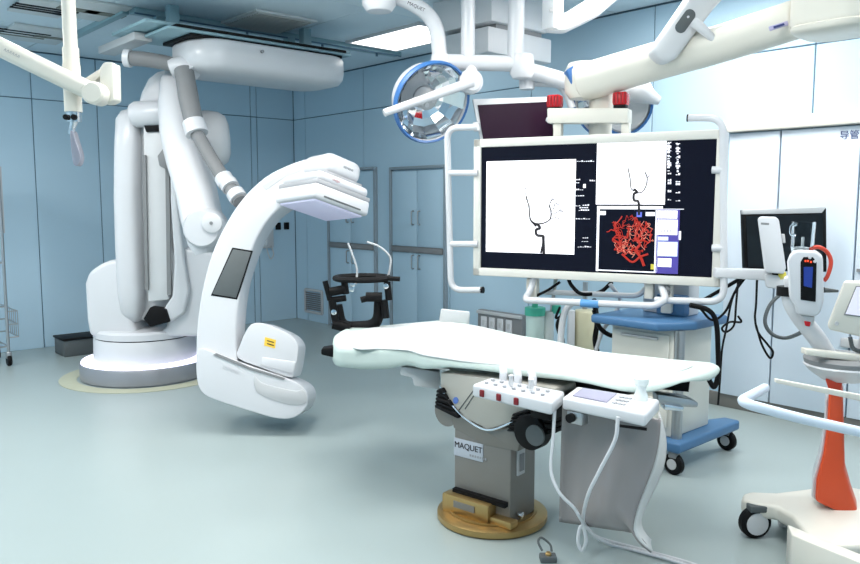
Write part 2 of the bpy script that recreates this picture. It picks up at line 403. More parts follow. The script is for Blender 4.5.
# sliding door on the right wall
y1 = onB(727, 130).y; y0 = -1.2
zt, zb = onB(790, 123).z, 0.1
t = bpy.data.objects.new('door_1', None); COL.objects.link(t); t.location = (XB, (y0 + y1) / 2, 0); t['kind'] = 'structure'; t['label'] = 'white sliding door under a cream track rail'
M_DOOR = mat('door_panel_pale', (210, 222, 234), 0.4, var=.015)
bm = B(); box(bm, (XB - .045, (y0 + y1) / 2, zt), (.09, y1 - y0, .085)); finish('track_rail', bm, M_WHITE2, t, bevel=.012)
seams = [onB(727, 250).y, onB(778, 250).y, onB(857, 250).y, onB(857, 250).y - 1.0, y0]
for q, (b, a) in enumerate(zip(seams, seams[1:])):
    bm = B(); box(bm, (XB - .024, (a + b) / 2, (zt - .05 + zb) / 2), (.03, b - a - .012, zt - .05 - zb)); d_ = finish('door_panel', bm, M_DOOR, t, bevel=.003)
a = onB(852, 133)
sg = text_mesh('door_sign', '导管', 0.06, (XB - .041, onB(842, 133).y, onB(845, 139).z), Vector((0, -1, 0)), UZ, M_NAVY, t)
# wall horizontal rail right of the door seam
for py in (270,):
    z_ = onB(862, py).z; y_ = onB(856, 270).y
    bm = B(); box(bm, (XB - .045, y_ - .42, z_), (.012, .8, .02)); finish('guide_strip', bm, M_GREY, t)
z_ = onB(853, 342).z
bm = B(); box(bm, (XB - .06, onB(853, 342).y - .25, z_), (.04, .6, .06)); finish('push_plate', bm, M_LGREY, t, bevel=.008)

# ================================================================== ROBOTIC C-ARM
OC = atz(147, 374, 0)
dR = OC.dot(FH) - CAM.dot(FH)
def rp(px, py, y0=0): return onvert(px, py, dR + y0)
robot = thing('robotic_c_arm', (OC.x, OC.y, 0), 'tall white floor-mounted robotic C-arm X-ray machine with lit base ring', 'x-ray machine')
bm = B(); lathe(bm, [(0, 0), (.525, 0), (.538, .015), (.538, .125), (.525, .148), (0, .15)], OC, seg=64); finish('base_ring', bm, mat('ring_grey', (148, 150, 156), .38, metal=.4), robot, label='grey metallic base ring')
bm = B(); lathe(bm, [(.528, .145), (.52, .158), (.42, .162), (.42, .15)], OC, seg=64); finish('light_ring', bm, M_LED, robot, label='glowing white light ring')
bm = B(); lathe(bm, [(0, .15), (.425, .15), (.42, .34), (.412, .352), (.0, .352)], OC, seg=64); finish('turntable_drum', bm, M_WHITE, robot)
bm = B(); lathe(bm, [(.408, .35), (.408, .366)], OC, seg=64); finish('drum_joint', bm, M_BLACK, robot)
bm = B(); lathe(bm, [(0, .36), (.42, .362), (.42, .41), (.4, .43), (0, .435)], OC, seg=64); finish('saddle', bm, M_WHITE, robot)
ang = [math.radians(a) for a in range(0, 360, 8)]
px_prism('shoulder_cheek', [(84, 284), (88, 272), (100, 264), (112, 259), (122, 262), (126, 285), (131, 318), (138, 337), (89, 337), (86, 320)], dR - .3, .6, M_WHITE, robot, bevel=.045, seg=4)
px_prism('shoulder_cheek', [(168, 253), (184, 248), (205, 250), (218, 257), (216, 337), (152, 337), (165, 328), (171, 305)], dR - .3, .6, M_WHITE, robot, bevel=.04, seg=4)
px_prism('cheek_vent', [(112, 262), (124, 259), (129, 272), (127, 285)], dR - .26, .5, M_GREY, robot, bevel=.01)
px_prism('lower_arm', [(122, 112), (170, 112), (176, 125), (177, 200), (183, 260), (187, 290), (182, 312), (168, 320), (140, 322), (127, 316), (121, 290), (119, 200), (118, 125)], dR - .2, .42, M_OFFW, robot, bevel=.05, seg=4)
def limb(name, secs, m, parent, res=24, pw=.75):
    rings = []
    for (xl, yl, xr, yr, d, th) in secs:
        a, b = onvert(xl, yl, d), onvert(xr, yr, d); c = (a + b) / 2; e = (b - a) / 2; ring = []
        for k in range(res):
            t = 2 * math.pi * k / res; ct, st = math.cos(t), math.sin(t)
            ring.append(c + e * (math.copysign(abs(ct) ** pw, ct)) + FH * (th * math.copysign(abs(st) ** pw, st)))
        rings.append(ring)
    bm = B(); loft(bm, rings); return finish(name, bm, m, parent, ang=65)
limb('arm_shell', [(122, 112, 134, 109, dR - .2, .06), (118.5, 120, 140, 116, dR - .2, .12), (117.5, 150, 142, 148, dR - .2, .14), (117.5, 200, 142, 200, dR - .2, .15), (119, 250, 144, 250, dR - .2, .15), (121, 290, 146, 290, dR - .2, .15), (124, 310, 145, 311, dR - .2, .13), (129, 320, 140, 321, dR - .2, .08)], M_WHITE, robot, pw=.6)
px_prism('arm_face', [(143, 122), (168, 120), (170, 200), (172, 270), (168, 300), (148, 302), (146, 240)], dR - .325, .2, mat('pale_grey', (206, 208, 210), .4), robot, bevel=.012)
px_prism('arm_edge', [(169, 120), (174, 122), (177, 200), (184, 262), (189, 290), (184, 313), (170, 323), (152, 320), (164, 308), (172, 296), (174, 262), (170, 200)], dR - .35, .3, M_WHITE, robot, bevel=.03, seg=4)
px_prism('slot', [(142.5, 155), (145.5, 155), (148, 290), (145, 290)], dR - .35, .02, M_GREY, robot, bevel=0)
px_prism('slot', [(164.5, 122), (168.5, 122), (171, 295), (167, 295)], dR - .34, .02, M_GREY, robot, bevel=0)
px_prism('pivot_recess', [(143, 319), (150, 307), (166, 309), (170, 322), (150, 327)], dR - .37, .1, M_BLACK, robot, bevel=.01)
px_prism('elbow_dome', [(136, 106), (140, 92), (147, 78), (156, 71), (170, 68), (182, 72), (186, 90), (184, 128), (172, 130), (160, 112)], dR - .26, .4, M_WHITE, robot, bevel=.06, seg=4)
bm = B(); tube(bm, [rp(132, 115, -.3), rp(136, 114.5, -.3), rp(174, 113, -.3), rp(179, 113, -.3)], [.085, .105, .105, .08], 28); finish('elbow_cover', bm, M_WHITE, robot, ang=50)
px_prism('cover_seam', [(143, 124), (166, 123), (166, 131), (146, 132)], dR - .345, .1, M_BLACK, robot, bevel=.004)  # black strip added as a dark seam to set off the elbow cover
limb('upper_arm', [(168, 72, 184, 66, dR - .35, .1), (163, 82, 188, 74, dR - .36, .16), (161, 105, 194, 99, dR - .42, .18), (162, 135, 201, 129, dR - .52, .18), (169, 165, 208, 158, dR - .66, .18), (178, 195, 215, 187, dR - .82, .17), (183, 222, 221, 214, dR - .98, .16), (190, 245, 222, 238, dR - 1.06, .15), (197, 255, 216, 251, dR - 1.08, .11)], M_WHITE, robot)
px_prism('arm_hinge', [(163, 148), (170, 163), (167, 170), (159, 166), (157, 156)], dR - .44, .1, M_GREY, robot, bevel=.01)
mc = rp(200, 140, -.15)
ax_ = (RV * .95 + FH * .25 + UZ * .05).normalized()
bm = B(); lathe(bm, [(0, -.1), (.2, -.1), (.235, -.02), (.24, .08), (.225, .16), (.19, .215), (.12, .24), (0, .245)], mc, ax_, 36); finish('motor_housing', bm, M_OFFW, robot)
wc = rp(206, 228, -1.15)
bm = B(); lathe(bm, [(0, -.16), (.12, -.15), (.14, -.1), (.14, .08), (.12, .12), (0, .13)], wc, -FH, 36); wr = finish('wrist', bm, M_WHITE, robot)
wc2 = rp(212, 223, -1.28)
bm = B(); lathe(bm, [(0, -.03), (.07, -.03), (.07, .01), (.06, .016), (0, .018)], wc2, -FH, 28); finish('wrist_cap', bm, M_OFFW, wr)
bm = B(); lathe(bm, [(0, .0), (.012, .0), (.012, .024), (0, .024)], wc2, -FH, 10); finish('bolt', bm, M_GREY, wr)
# cable hose
HD = -.62
bm = B(); tube(bm, cr([rp(128, 58, HD), rp(150, 60, HD), rp(176, 65, HD)], 6), .056, 16); finish('hose', bm, M_HOSE, robot)
bm = B(); tube(bm, [rp(125, 58, HD), rp(131, 58.5, HD)], .068, 18); finish('hose_collar', bm, M_WHITE, robot)
bm = B(); tube(bm, fillet([rp(172, 69, HD), rp(185, 65, HD), rp(193, 74, HD - .03)], .05), .078, 18); finish('hose_collar', bm, M_WHITE, robot)
bm = B(); tube(bm, cr([rp(184, 70, HD - .05), rp(189, 100, HD - .13), rp(196, 130, HD - .2)], 6), [.072, .074, .07], 16); finish('hose', bm, M_HOSE, robot)
bm = B(); tube(bm, [rp(193.5, 122, HD - .18), rp(197, 134, HD - .21)], .084, 18); finish('hose_collar', bm, M_WHITE, robot)
bm = B(); tube(bm, cr([rp(197, 134, HD - .21), rp(212, 160, HD - .36), rp(226, 182, HD - .5), rp(240, 202, HD - .64)], 6), .05, 16); finish('hose', bm, M_HOSE, robot)
for (xa, ya, xb, yb_, dz) in ((223, 177, 227, 184, -.48), (228, 183, 231, 188, -.52), (235, 193, 239, 199, -.6)):
    bm = B(); tube(bm, [rp(xa, ya, HD + dz), rp(xb, yb_, HD + dz - .03)], .064, 18); finish('hose_collar', bm, M_WHITE, robot)
# the C
O2 = at(300, 275, 5.05)
a_ = (RV * -.40 - UZ * 1.15 - FH * .22).normalized()
b_ = (-RV - a_ * (-RV).dot(a_)).normalized()
n_ = a_.cross(b_).normalized()
if n_.dot(FH) > 0: n_ = -n_
def cp(px, py, off=0): return onplane(px, py, O2 + n_ * off, n_)
C_out = [(322, 158), (310, 158), (290, 164), (265, 177), (243, 198), (225, 225), (211, 256), (202, 290), (197, 325), (196, 360), (200, 390)]
C_in = [(240, 385), (236, 345), (237, 315), (241, 285), (249, 258), (260, 232), (275, 212), (293, 200), (312, 194)]
P = cr([cp(*q) for q in C_out], 4) + cr([cp(*q) for q in C_in], 4)
bm = B(); prism(bm, P, -n_ * .26); carm = finish('c_arm', bm, M_WHITE, robot, bevel=.025, seg=3)
px_prism('display_panel', [(212, 294), (233, 249), (251, 252), (236, 298)], 0, 0, M_DGREY, carm, bevel=.003, n=n_, p0=O2 + n_ * .003, vec=-n_ * .012, label='dark grey rectangular panel')
px_prism('panel_edge', [(210.8, 295.5), (232.3, 247.5), (252.6, 250.8), (237, 299.6)], 0, 0, M_BLACK, carm, bevel=0, n=n_, p0=O2 + n_ * .0015, vec=-n_ * .012)
px_prism('side_groove', [(262, 186), (284, 172), (300, 166), (303, 170), (285, 177), (266, 190)], 0, 0, M_LGREY, carm, bevel=0, n=n_, p0=O2 + n_ * .003, vec=-n_ * .01)
# tube housing (foot)
foot = cr([cp(*q, .05) for q in [(197, 352), (205, 349), (222, 356), (255, 368), (285, 378), (303, 387), (308, 398), (304, 410), (292, 418), (275, 418), (250, 411), (222, 402), (204, 394), (197, 380)]], 4, True)
bm = B(); prism(bm, foot, -n_ * .36); ft = finish('tube_housing', bm, M_WHITE, robot, bevel=.05, seg=4)
band = cr([cp(*q, .055) for q in [(254, 376), (262, 383), (280, 388), (296, 391), (303, 390), (307, 398), (304, 404), (290, 405), (270, 399), (256, 391)]], 3, True)
bm = B(); prism(bm, band, -n_ * .02); finish('grey_band', bm, M_LGREY, ft, bevel=.004)
px_prism('seam', [(213, 355), (216, 353), (250, 367), (285, 378), (284, 380), (250, 370)], 0, 0, M_GREY, ft, bevel=0, n=n_, p0=O2 + n_ * .056, vec=-n_ * .01)
coll = cr([cp(*q, .0) for q in [(238, 358), (240, 345), (246, 331), (252, 324), (262, 323), (276, 328), (290, 335), (297, 343), (298, 352), (294, 374), (288, 377), (262, 368)]], 3, True)
bm = B(); prism(bm, coll, -n_ * .3); co = finish('collimator', bm, M_WHITE, robot, bevel=.03, seg=4)
px_prism('step', [(262, 357), (296, 362), (293, 374), (260, 365)], 0, 0, M_WHITE, co, bevel=.006, n=n_, p0=O2 + n_ * .012, vec=-n_ * .05)
px_prism('warning_label', [(265, 337), (276, 340), (275, 348.5), (264, 345.5)], 0, 0, mat('label_yellow', (236, 196, 70), .5), co, bevel=0, n=n_, p0=O2 + n_ * .003, vec=-n_ * .006, label='yellow warning sticker')
for k in range(2):
    px_prism('label_line', [(267, 340 + k * 3), (274, 342 + k * 3), (274, 343 + k * 3), (267, 341 + k * 3)], 0, 0, M_INK, co, bevel=0, n=n_, p0=O2 + n_ * .005, vec=-n_ * .004)
p = cp(222, 368, .052); q = cp(240, 375, .052); e1 = (q - p).normalized(); e2 = n_.cross(e1)
text_mesh('lettering', 'SIEMENS', .03, p, e1, e2, mat('faint_grey', (200, 202, 206), .5), ft)
# detector head
ad = (RV * -.16 - UZ * 1.0 - FH * .27).normalized()
bd = (RV - ad * RV.dot(ad)).normalized(); cd = ad.cross(bd)
if cd.dot(FH) > 0: cd = -cd
d1 = (bd + cd).normalized(); d2 = (bd - cd).normalized()
ctr = at(323, 198, 5.1)
axd = (d1, d2, ad)
det = thing('detector', ctr, '', '')
del det['label'], det['category']
attach(det, robot)
bm = B(); box(bm, ctr + ad * .03, (.45, .45, .10), axd); finish('detector_plate', bm, M_WHITE, det, bevel=.022, seg=3)
bm = B(); box(bm, ctr + ad * .083, (.39, .39, .02), axd); finish('detector_window', bm, mat('lilac_glow', (222, 220, 240), .4, emit=(200, 195, 255), es=.12), det, bevel=.008)  # faint lilac glow put into the underside colour; not a lamp
bm = B(); box(bm, ctr - ad * .03, (.44, .44, .03), axd); finish('grey_band', bm, mat('band_grey', (158, 160, 164), .45), det, bevel=.006)
bm = B(); box(bm, ctr - ad * .075, (.42, .42, .07), axd); finish('detector_housing', bm, M_WHITE, det, bevel=.03, seg=3)
TOPO = bd * .025
bm = B(); box(bm, ctr - ad * .118 + TOPO, (.31, .31, .025), axd); finish('grey_band', bm, mat('band_grey', (158, 160, 164), .45), det, bevel=.006)
bm = B(); box(bm, ctr - ad * .195 + TOPO, (.30, .30, .15), axd); finish('lift_cover', bm, M_WHITE, det, bevel=.06, seg=5)
# front right face (normal d1 or d2, whichever looks to the right) lettering
fr = d1 if d1.dot(RV) * 1 + d1.dot(-FH) > d2.dot(RV) + d2.dot(-FH) else d2
ot = d2 if fr is d1 else d1
if ot.dot(RV) < 0: ot = -ot
bm = B(); box(bm, ctr + ad * .055 + fr * .225, (.3, .006, .01), (ot, fr, ad)); finish('vent_slot', bm, M_DGREY, det)
text_mesh('lettering', 'SIEMENS', .022, ctr - ad * .19 + TOPO + fr * .151 - ot * .02, ot, -ad, M_GTXT, det)
text_mesh('lettering', 'zeego', .026, ctr - ad * .07 + fr * .211 - ot * .1, ot, -ad, mat('faint_red', (190, 150, 155), .5), det)

# yellow floor ring
bm = B(); lathe(bm, [(.56, .001), (.56, .004), (.70, .004), (.70, .001)], OC, seg=64)
tag(finish('floor_marking', bm, M_YEL), 'faint yellow ring painted on floor round the robot base', 'floor marking')

# ceiling pod above the robot
pc_ = onplane(262, 64, CAM + FH * (dR - .15), FH)
pod = thing('ceiling_pod', (pc_.x, pc_.y, ROOM_H), 'large white boat-shaped housing hanging under the ceiling by the robot', 'ceiling unit')
ex, ey = Vector((1, 0, 0)), Vector((0, 1, 0))
def pring(z, sx, sy, r): return rrect((pc_.x, pc_.y, z), ex, ey, sx, sy, r, 8)
zt_ = pc_.z + .085
bm = B(); loft(bm, [pring(zt_, 1.38, .62, .24), pring(zt_ - .02, 1.42, .66, .26), pring(zt_ - .13, 1.42, .66, .26), pring(zt_ - .18, 1.40, .64, .25), pring(zt_ - .215, 1.34, .58, .22), pring(zt_ - .24, 1.15, .42, .16)])
finish('shell', bm, M_WHITE, pod, ang=60)
bm = B(); box(bm, (pc_.x - .05, pc_.y + .0, zt_ + .012), (1.36, .5, .024)); finish('gap_plate', bm, M_BLACK, pod, bevel=.005)
bm = B(); box(bm, (pc_.x - .1, pc_.y + .06, zt_ + .036), (1.62, .66, .022)); finish('mounting_plate', bm, M_RAIL, pod, bevel=.005)
bm = B(); box(bm, (pc_.x - .1, pc_.y + .02, zt_ + .056), (1.5, .6, .018)); finish('gap_plate', bm, M_BLACK, pod)
bm = B(); box(bm, (pc_.x - .14, pc_.y + .14, zt_ + .078), (1.8, .66, .024)); finish('upper_plate', bm, M_RAIL, pod, bevel=.005)
for dx in (-.7, .5):
    for dy in (.12, .38):
        bm = B(); box(bm, (pc_.x + dx, pc_.y + dy, (zt_ + .09 + ROOM_H) / 2), (.08, .08, ROOM_H - zt_ - .09)); finish('ceiling_strut', bm, M_RAIL, pod, bevel=.006)
er1, er2 = atz(146, 37, zt_ + .03), atz(104, 51, zt_ + .03)
bm = B(); box(bm, (er1.x - .02, (er1.y + er2.y) / 2, zt_ + .03), (.14, er2.y - er1.y, .06)); finish('end_rail', bm, M_LGREY, pod, bevel=.008)
bm = B(); box(bm, ((er1.x + pc_.x) / 2 - .3, er1.y + .12, zt_ + .075), (pc_.x - er1.x - .4, .2, .03)); finish('end_plate', bm, M_RAIL, pod, bevel=.005)
bm = B(); lathe(bm, [(0, 0), (.012, 0), (.012, .02), (0, .02)], (pc_.x - .2, pc_.y - .345, zt_ - .06), -ey, 10); finish('screw', bm, M_GREY, pod)

# ================================================================== BACK LEFT: cable box, trolley
p = atz(76, 357, 0)
t = thing('floor_cable_box', (p.x, p.y, 0), 'dark metal cable box on the floor behind the robot base', 'box')
bm = B(); box(bm, (p.x + .12, p.y + .2, .08), (.42, .3, .16)); finish('body', bm, M_DGREY, t, bevel=.008)
bm = B(); box(bm, (p.x + .12, p.y + .2, .17), (.44, .32, .02)); finish('lid', bm, M_BLACK, t, bevel=.004)
p = atz(7, 366, 0)
tr = thing('steel_trolley', (p.x - .3, p.y + .02, 0), 'stainless steel wire trolley with casters and side basket by blue wall', 'trolley')
tx1, tx0, ty0, ty1 = p.x + .02, p.x - .62, p.y, p.y + .42
TH = onvert(2, 162, p.dot(FH)).z
for (x, y) in ((tx1, ty0), (tx1, ty1), (tx0, ty0), (tx0, ty1)):
    bm = B(); tube(bm, [(x, y, .12), (x, y, TH)], .014, 10); finish('post', bm, M_STEEL, tr)
    bm = B(); lathe(bm, [(0, -.018), (.045, -.018), (.05, -.01), (.05, .01), (.045, .018), (0, .018)], (x, y, .05), ex, 18); ca = finish('caster', bm, M_BLACK, tr)
    bm = B(); box(bm, (x, y, .1), (.05, .04, .06)); finish('fork', bm, M_STEEL, ca, bevel=.006)
for z in (.18, .55, .95, TH - .03):
    bm = B()
    for (x, y, X, Y) in ((tx0, ty0, tx1, ty0), (tx0, ty1, tx1, ty1), (tx0, ty0, tx0, ty1), (tx1, ty0, tx1, ty1)): tube(bm, [(x, y, z), (X, Y, z)], .008, 6)
    for k in range(1, 12): tube(bm, [(tx0 + (tx1 - tx0) * k / 12, ty0, z), (tx0 + (tx1 - tx0) * k / 12, ty1, z)], .004, 5)
    finish('wire_shelf', bm, M_STEEL, tr)
zb_ = onvert(12, 325, p.dot(FH)).z
bm = B()
for z in (zb_ - .12, zb_, zb_ + .12): tube(bm, [(tx1 + .005, ty0, z), (tx1 + .09, ty0, z), (tx1 + .09, ty1, z), (tx1 + .005, ty1, z)], .006, 6)
for k in range(7): tube(bm, [(tx1 + .09, ty0 + (ty1 - ty0) * k / 6, zb_ - .12), (tx1 + .09, ty0 + (ty1 - ty0) * k / 6, zb_ + .12)], .004, 5)
finish('side_basket', bm, M_STEEL, tr)
zu = onvert(4, 200, p.dot(FH)).z
bm = B(); box(bm, (tx1 + .02, (ty0 + ty1) / 2, zu), (.02, .4, .6)); finish('side_plate', bm, M_LGREY, tr, bevel=.004)

# ================================================================== HANGING ARM, UPPER LEFT
D1 = 4.0
arm = thing('ceiling_pole_arm', at(66, -80, D1 - .1), 'white ceiling pole with jointed boom and a silver hanging grip', 'ceiling arm')
pt = lambda x, y, d=D1: onvert(x, y, d)
base_top = pt(66, 5); base_top.z = ROOM_H
base_bot = pt(72, 80)
bm = B(); tube(bm, [Vector((base_bot.x, base_bot.y, ROOM_H)), Vector((base_bot.x, base_bot.y, pt(70, 50).z))], .034, 20); finish('pole', bm, M_WHITE2, arm)
bm = B(); tube(bm, [Vector((base_bot.x, base_bot.y, pt(70, 48).z)), Vector((base_bot.x, base_bot.y, pt(70, 66).z))], .04, 20); finish('sleeve', bm, M_WHITE2, arm)
bm = B(); tube(bm, [Vector((base_bot.x, base_bot.y, pt(70, 65).z)), Vector((base_bot.x, base_bot.y, pt(70, 112).z))], .043, 20); finish('sleeve', bm, M_WHITE2, arm)
bm = B(); tube(bm, [Vector((base_bot.x, base_bot.y, ROOM_H)), Vector((base_bot.x, base_bot.y, ROOM_H - .06))], .12, 28); finish('ceiling_flange', bm, M_WHITE2, arm)
bx_ = lambda y: Vector((base_bot.x, base_bot.y, pt(72, y).z))
bm = B(); tube(bm, [bx_(112), bx_(122)], .036, 18); finish('connector', bm, M_CHROME, arm)
for s in (-1, 1):
    bm = B(); lathe(bm, [(0, 0), (.014, 0), (.014, .02), (0, .02)], bx_(118) - FH * .03 + RV * .02 * s, -FH, 10); finish('knob', bm, M_BLACK, arm)
bm = B(); tube(bm, cr([bx_(121), pt(72, 128), pt(71, 134)], 4), [.02, .016, .016], 12); finish('neck', bm, M_CHROME, arm)
g = [(70, 132), (73, 132), (76, 142), (80, 155), (79, 163), (76, 166), (73, 163), (71, 150)]
px_prism('grip', g, D1 - .02, .05, mat('silver_plastic', (160, 160, 172), .3, metal=.5), arm, bevel=.014, seg=3, smooth=3)
bm = B(); tube(bm, [pt(-60, 18, D1 - .12), pt(96, 94, D1 - .12)], [.05, .05], 6); finish('boom', bm, M_WHITE2, arm, bevel=.012)
e = pt(97, 94, D1 - .12)
bm = B(); lathe(bm, [(0, -.06), (.05, -.06), (.056, -.04), (.056, .05), (.045, .062), (0, .064)], e, -FH, 24); finish('elbow', bm, M_WHITE2, arm)
px_prism('bracket', [(99, 68), (103, 62), (113, 62), (114, 100), (107, 103), (100, 103)], D1 - .1, .1, M_WHITE2, arm, bevel=.01)
px_prism('bracket_arm', [(78, 82), (100, 68), (101, 76), (84, 90)], D1 - .06, .06, M_WHITE2, arm, bevel=.01)
# lettering strokes on the boom
p = pt(3, 50, D1 - .18); q = pt(19, 58, D1 - .18); e1 = (q - p).normalized(); e2 = (UZ - e1 * UZ.dot(e1)).normalized()
bm = B()
for k in range(6):
    c = p + e1 * (.004 + .014 * k); tube(bm, cr([c, c + e1 * .006 + e2 * .012, c + e1 * .009 - e2 * .001], 3), .0012, 5)
finish('lettering', bm, M_GTXT, arm)

# ================================================================== CEILING SUPPLY BOXES + SURGICAL LAMPS
D2 = 5.2
bxs = thing('ceiling_duct_box', onvert(490, 10, 6.1), 'stepped grey-white ceiling box behind the lamp arms', 'ceiling unit')
bxa = onvert(490, 30, 6.0)
bm = B(); box(bm, (bxa.x, bxa.y, (ROOM_H + onvert(490, 34, 6.0).z) / 2), (.62, .62, ROOM_H - onvert(490, 34, 6.0).z)); finish('upper_box', bm, M_OFFW, bxs, bevel=.012)
zl = onvert(490, 34, 6.0).z
bm = B(); box(bm, (bxa.x + .03, bxa.y - .02, zl - .015), (.5, .5, .03)); finish('shadow_gap', bm, M_GREY, bxs)
bm = B(); box(bm, (bxa.x + .04, bxa.y - .03, zl - .12), (.7, .5, .18)); finish('lower_box', bm, M_OFFW, bxs, bevel=.012)
def disp_arm(): pass
lamp = thing('surgical_lamp', onvert(468, -10, D2), 'large round surgical lamp with blue rim, mirrored bowl and cross handle', 'surgical lamp')
tp = lambda x, y, d=D2: onvert(x, y, d)
def vert(x, y0, y1, d, r, name, par, m=M_WHITE):
    p = tp(x, (y0 + y1) / 2, d); bm = B()
    z0 = ROOM_H if y0 is None else tp(x, y0, d).z
    tube(bm, [Vector((p.x, p.y, z0)), Vector((p.x, p.y, tp(x, y1, d).z))], r, 18); return finish(name, bm, m, par)
p = tp(468, 30)
for (x, r) in ((468, .046), (516, .055)):
    p = tp(x, 30); bm = B(); tube(bm, [Vector((p.x, p.y, ROOM_H)), Vector((p.x, p.y, tp(x, 62).z))], r, 20); finish('drop_tube', bm, M_WHITE, lamp)
    bm = B(); lathe(bm, [(0, 0), (.13, 0), (.13, -.03), (.09, -.05), (0, -.05)], Vector((p.x, p.y, ROOM_H)), seg=28); finish('ceiling_flange', bm, M_WHITE, lamp)
bm = B(); tube(bm, [tp(436, 62), tp(532, 64)], .052, 20); finish('cross_tube', bm, M_WHITE, lamp)
bm = B(); tube(bm, fillet([tp(362, -6, D2 - .05), tp(400, -4, D2 - .02), tp(436, 18), tp(441, 68)], .22, 8), .05, 18); finish('spring_arm', bm, M_WHITE, lamp)
bm = B(); lathe(bm, [(0, .06), (.1, .06), (.11, .02), (.11, -.02), (.08, -.06), (0, -.065)], tp(379, 2, D2 - .08), seg=28); finish('joint', bm, M_WHITE, lamp)
bm = B(); lathe(bm, [(0, .07), (.062, .07), (.07, .04), (.07, -.05), (.055, -.08), (0, -.085)], tp(441, 66), seg=24); finish('joint', bm, M_WHITE, lamp)
bm = B(); lathe(bm, [(0, .07), (.075, .07), (.08, .04), (.08, -.05), (.06, -.08), (0, -.085)], tp(522, 66), seg=24); finish('joint', bm, M_WHITE, lamp)
p = tp(407, 5, D2 - .07); q = tp(420, 11, D2 - .07); e1 = (q - p).normalized(); e2 = (UZ - e1 * UZ.dot(e1)).normalized()
text_mesh('lettering', 'MAQUET', .03, p - FH * .03, e1, e2, M_INK, lamp)
def dish(root, c, axis, r):
    axis = axis.normalized()
    bm = B(); lathe(bm, [(0, -.2), (r * .5, -.19), (r * .85, -.13), (r * 1.0, 0), (r * 1.02, .02), (r * .98, .025), (r * .96, .0)], c, axis, 48); finish('bowl', bm, M_WHITE, root)
    bm = B(); lathe(bm, [(r * .97, -.005), (r * 1.03, .0), (r * 1.045, .022), (r * 1.0, .04), (r * .955, .03)], c, axis, 48); finish('rim', bm, M_RIM, root, label='blue rim')
    u = axis.orthogonal().normalized(); v = axis.cross(u)
    bm = B(); lathe(bm, [(r * .96, .004), (r * .86, -.032), (r * .72, -.068), (r * .55, -.096), (r * .36, -.115), (r * .2, -.122), (0, -.124)], c, axis, 14); finish('reflector', bm, M_MIRROR, root, ang=4)
    bm = B(); lathe(bm, [(0, -.115), (r * .27, -.115), (r * .27, -.05), (r * .22, -.03), (0, -.028)], c, axis, 28); finish('bulb_cover', bm, M_LGREY, root)
    for k in range(3):
        a = 2 * math.pi * k / 3 + .4
        bm = B(); lathe(bm, [(0, -.03), (r * .06, -.03), (r * .06, -.02), (0, -.02)], c + (u * math.cos(a) + v * math.sin(a)) * (r * .12), axis, 12); finish('bulb', bm, M_WHITE, root)
dc = tp(431, 102, D2 - .1)
dax = -FH * .78 - UZ * .38 + RV * .42
dish(lamp, dc, dax, .262)
bm = B(); tube(bm, [tp(384, 113, D2 - .3), tp(472, 82, D2 - .12)], [.024, .034], 12); finish('handle_bar', bm, M_WHITE, lamp)
bm = B(); lathe(bm, [(0, -.05), (.07, -.05), (.08, -.02), (.08, .03), (.06, .05), (0, .05)], tp(470, 82, D2 - .08), -FH + RV * .3, 24); finish('yoke_joint', bm, M_WHITE, lamp)
bm = B(); tube(bm, fillet([tp(470, 62), tp(472, 75, D2 - .02), tp(468, 84, D2 - .03)], .05), .04, 14); finish('yoke', bm, M_WHITE, lamp)
# second lamp behind the display
lamp2 = thing('surgical_lamp', tp(560, 70, 5.2), 'white surgical lamp with blue rim half hidden behind the red caps', 'surgical lamp')
bm = B(); tube(bm, cr([tp(514, 68, 5.24), tp(545, 75, 5.24), tp(575, 84, 5.24)], 5), [.06, .052, .05], 16); finish('arm', bm, M_WHITE, lamp2)
bm = B(); tube(bm, fillet([tp(525, 82, 5.3), tp(560, 84, 5.3), tp(568, 96, 5.3), tp(572, 108, 5.3)], .08), .026, 12); finish('lower_arm', bm, M_WHITE, lamp2)
bm = B(); lathe(bm, [(0, .05), (.05, .05), (.055, 0), (.05, -.05), (0, -.05)], tp(527, 82, 5.3), seg=20); finish('joint', bm, M_WHITE, lamp2)
bm = B(); tube(bm, cr([tp(575, 84, 5.24), tp(590, 94, 5.3), tp(606, 104, 5.4)], 4), .05, 14); finish('yoke', bm, M_WHITE, lamp2)
dish(lamp2, tp(606, 104, 5.3), -FH * .55 - UZ * .35 - RV * .6, .24)
bm = B(); lathe(bm, [(0, 0), (.10, .0), (.1, .06), (.07, .09), (0, .09)], tp(600, 96, 5.3), -FH, 24); finish('hub', bm, M_LGREY, lamp2)
lamp3 = thing('surgical_lamp', tp(640, 100, 5.0), 'small white surgical lamp head with pointed grip beside the red caps', 'surgical lamp')
bm = B(); loft(bm, [rrect(tp(x, y, 5.0), (FH), (RV * .35 + UZ), w, h, min(w, h) * .4, 4) for (x, y, w, h) in ((619, 86, .12, .08), (628, 85, .24, .16), (640, 90, .22, .15), (650, 97, .12, .08), (659, 101, .06, .045))]); finish('head', bm, M_WHITE, lamp3, ang=60)
bm = B(); tube(bm, [tp(650, 97, 4.98), tp(658, 101, 4.98)], [.025, .018], 12); finish('grip', bm, M_WHITE, lamp3)
bm = B(); tube(bm, fillet([tp(606, 90, 5.1), tp(618, 78, 5.08), tp(630, 86, 5.0)], .06), .03, 12); finish('arm', bm, M_WHITE, lamp3)
cc = tp(626, 108, 5.05)
bm = B(); lathe(bm, [(.0, -.1), (.12, -.09), (.165, -.03), (.17, .0), (.15, .01), (.0, -.02)], cc, -FH * .5 - UZ * .2 + RV * .1, 32); finish('bowl', bm, M_LGREY, lamp3)
bm = B(); lathe(bm, [(.16, -.02), (.178, -.02), (.178, .02), (.16, .02)], cc, -FH * .5 - UZ * .2 + RV * .1, 32); finish('rim', bm, M_RIM, lamp3, label='blue rim')

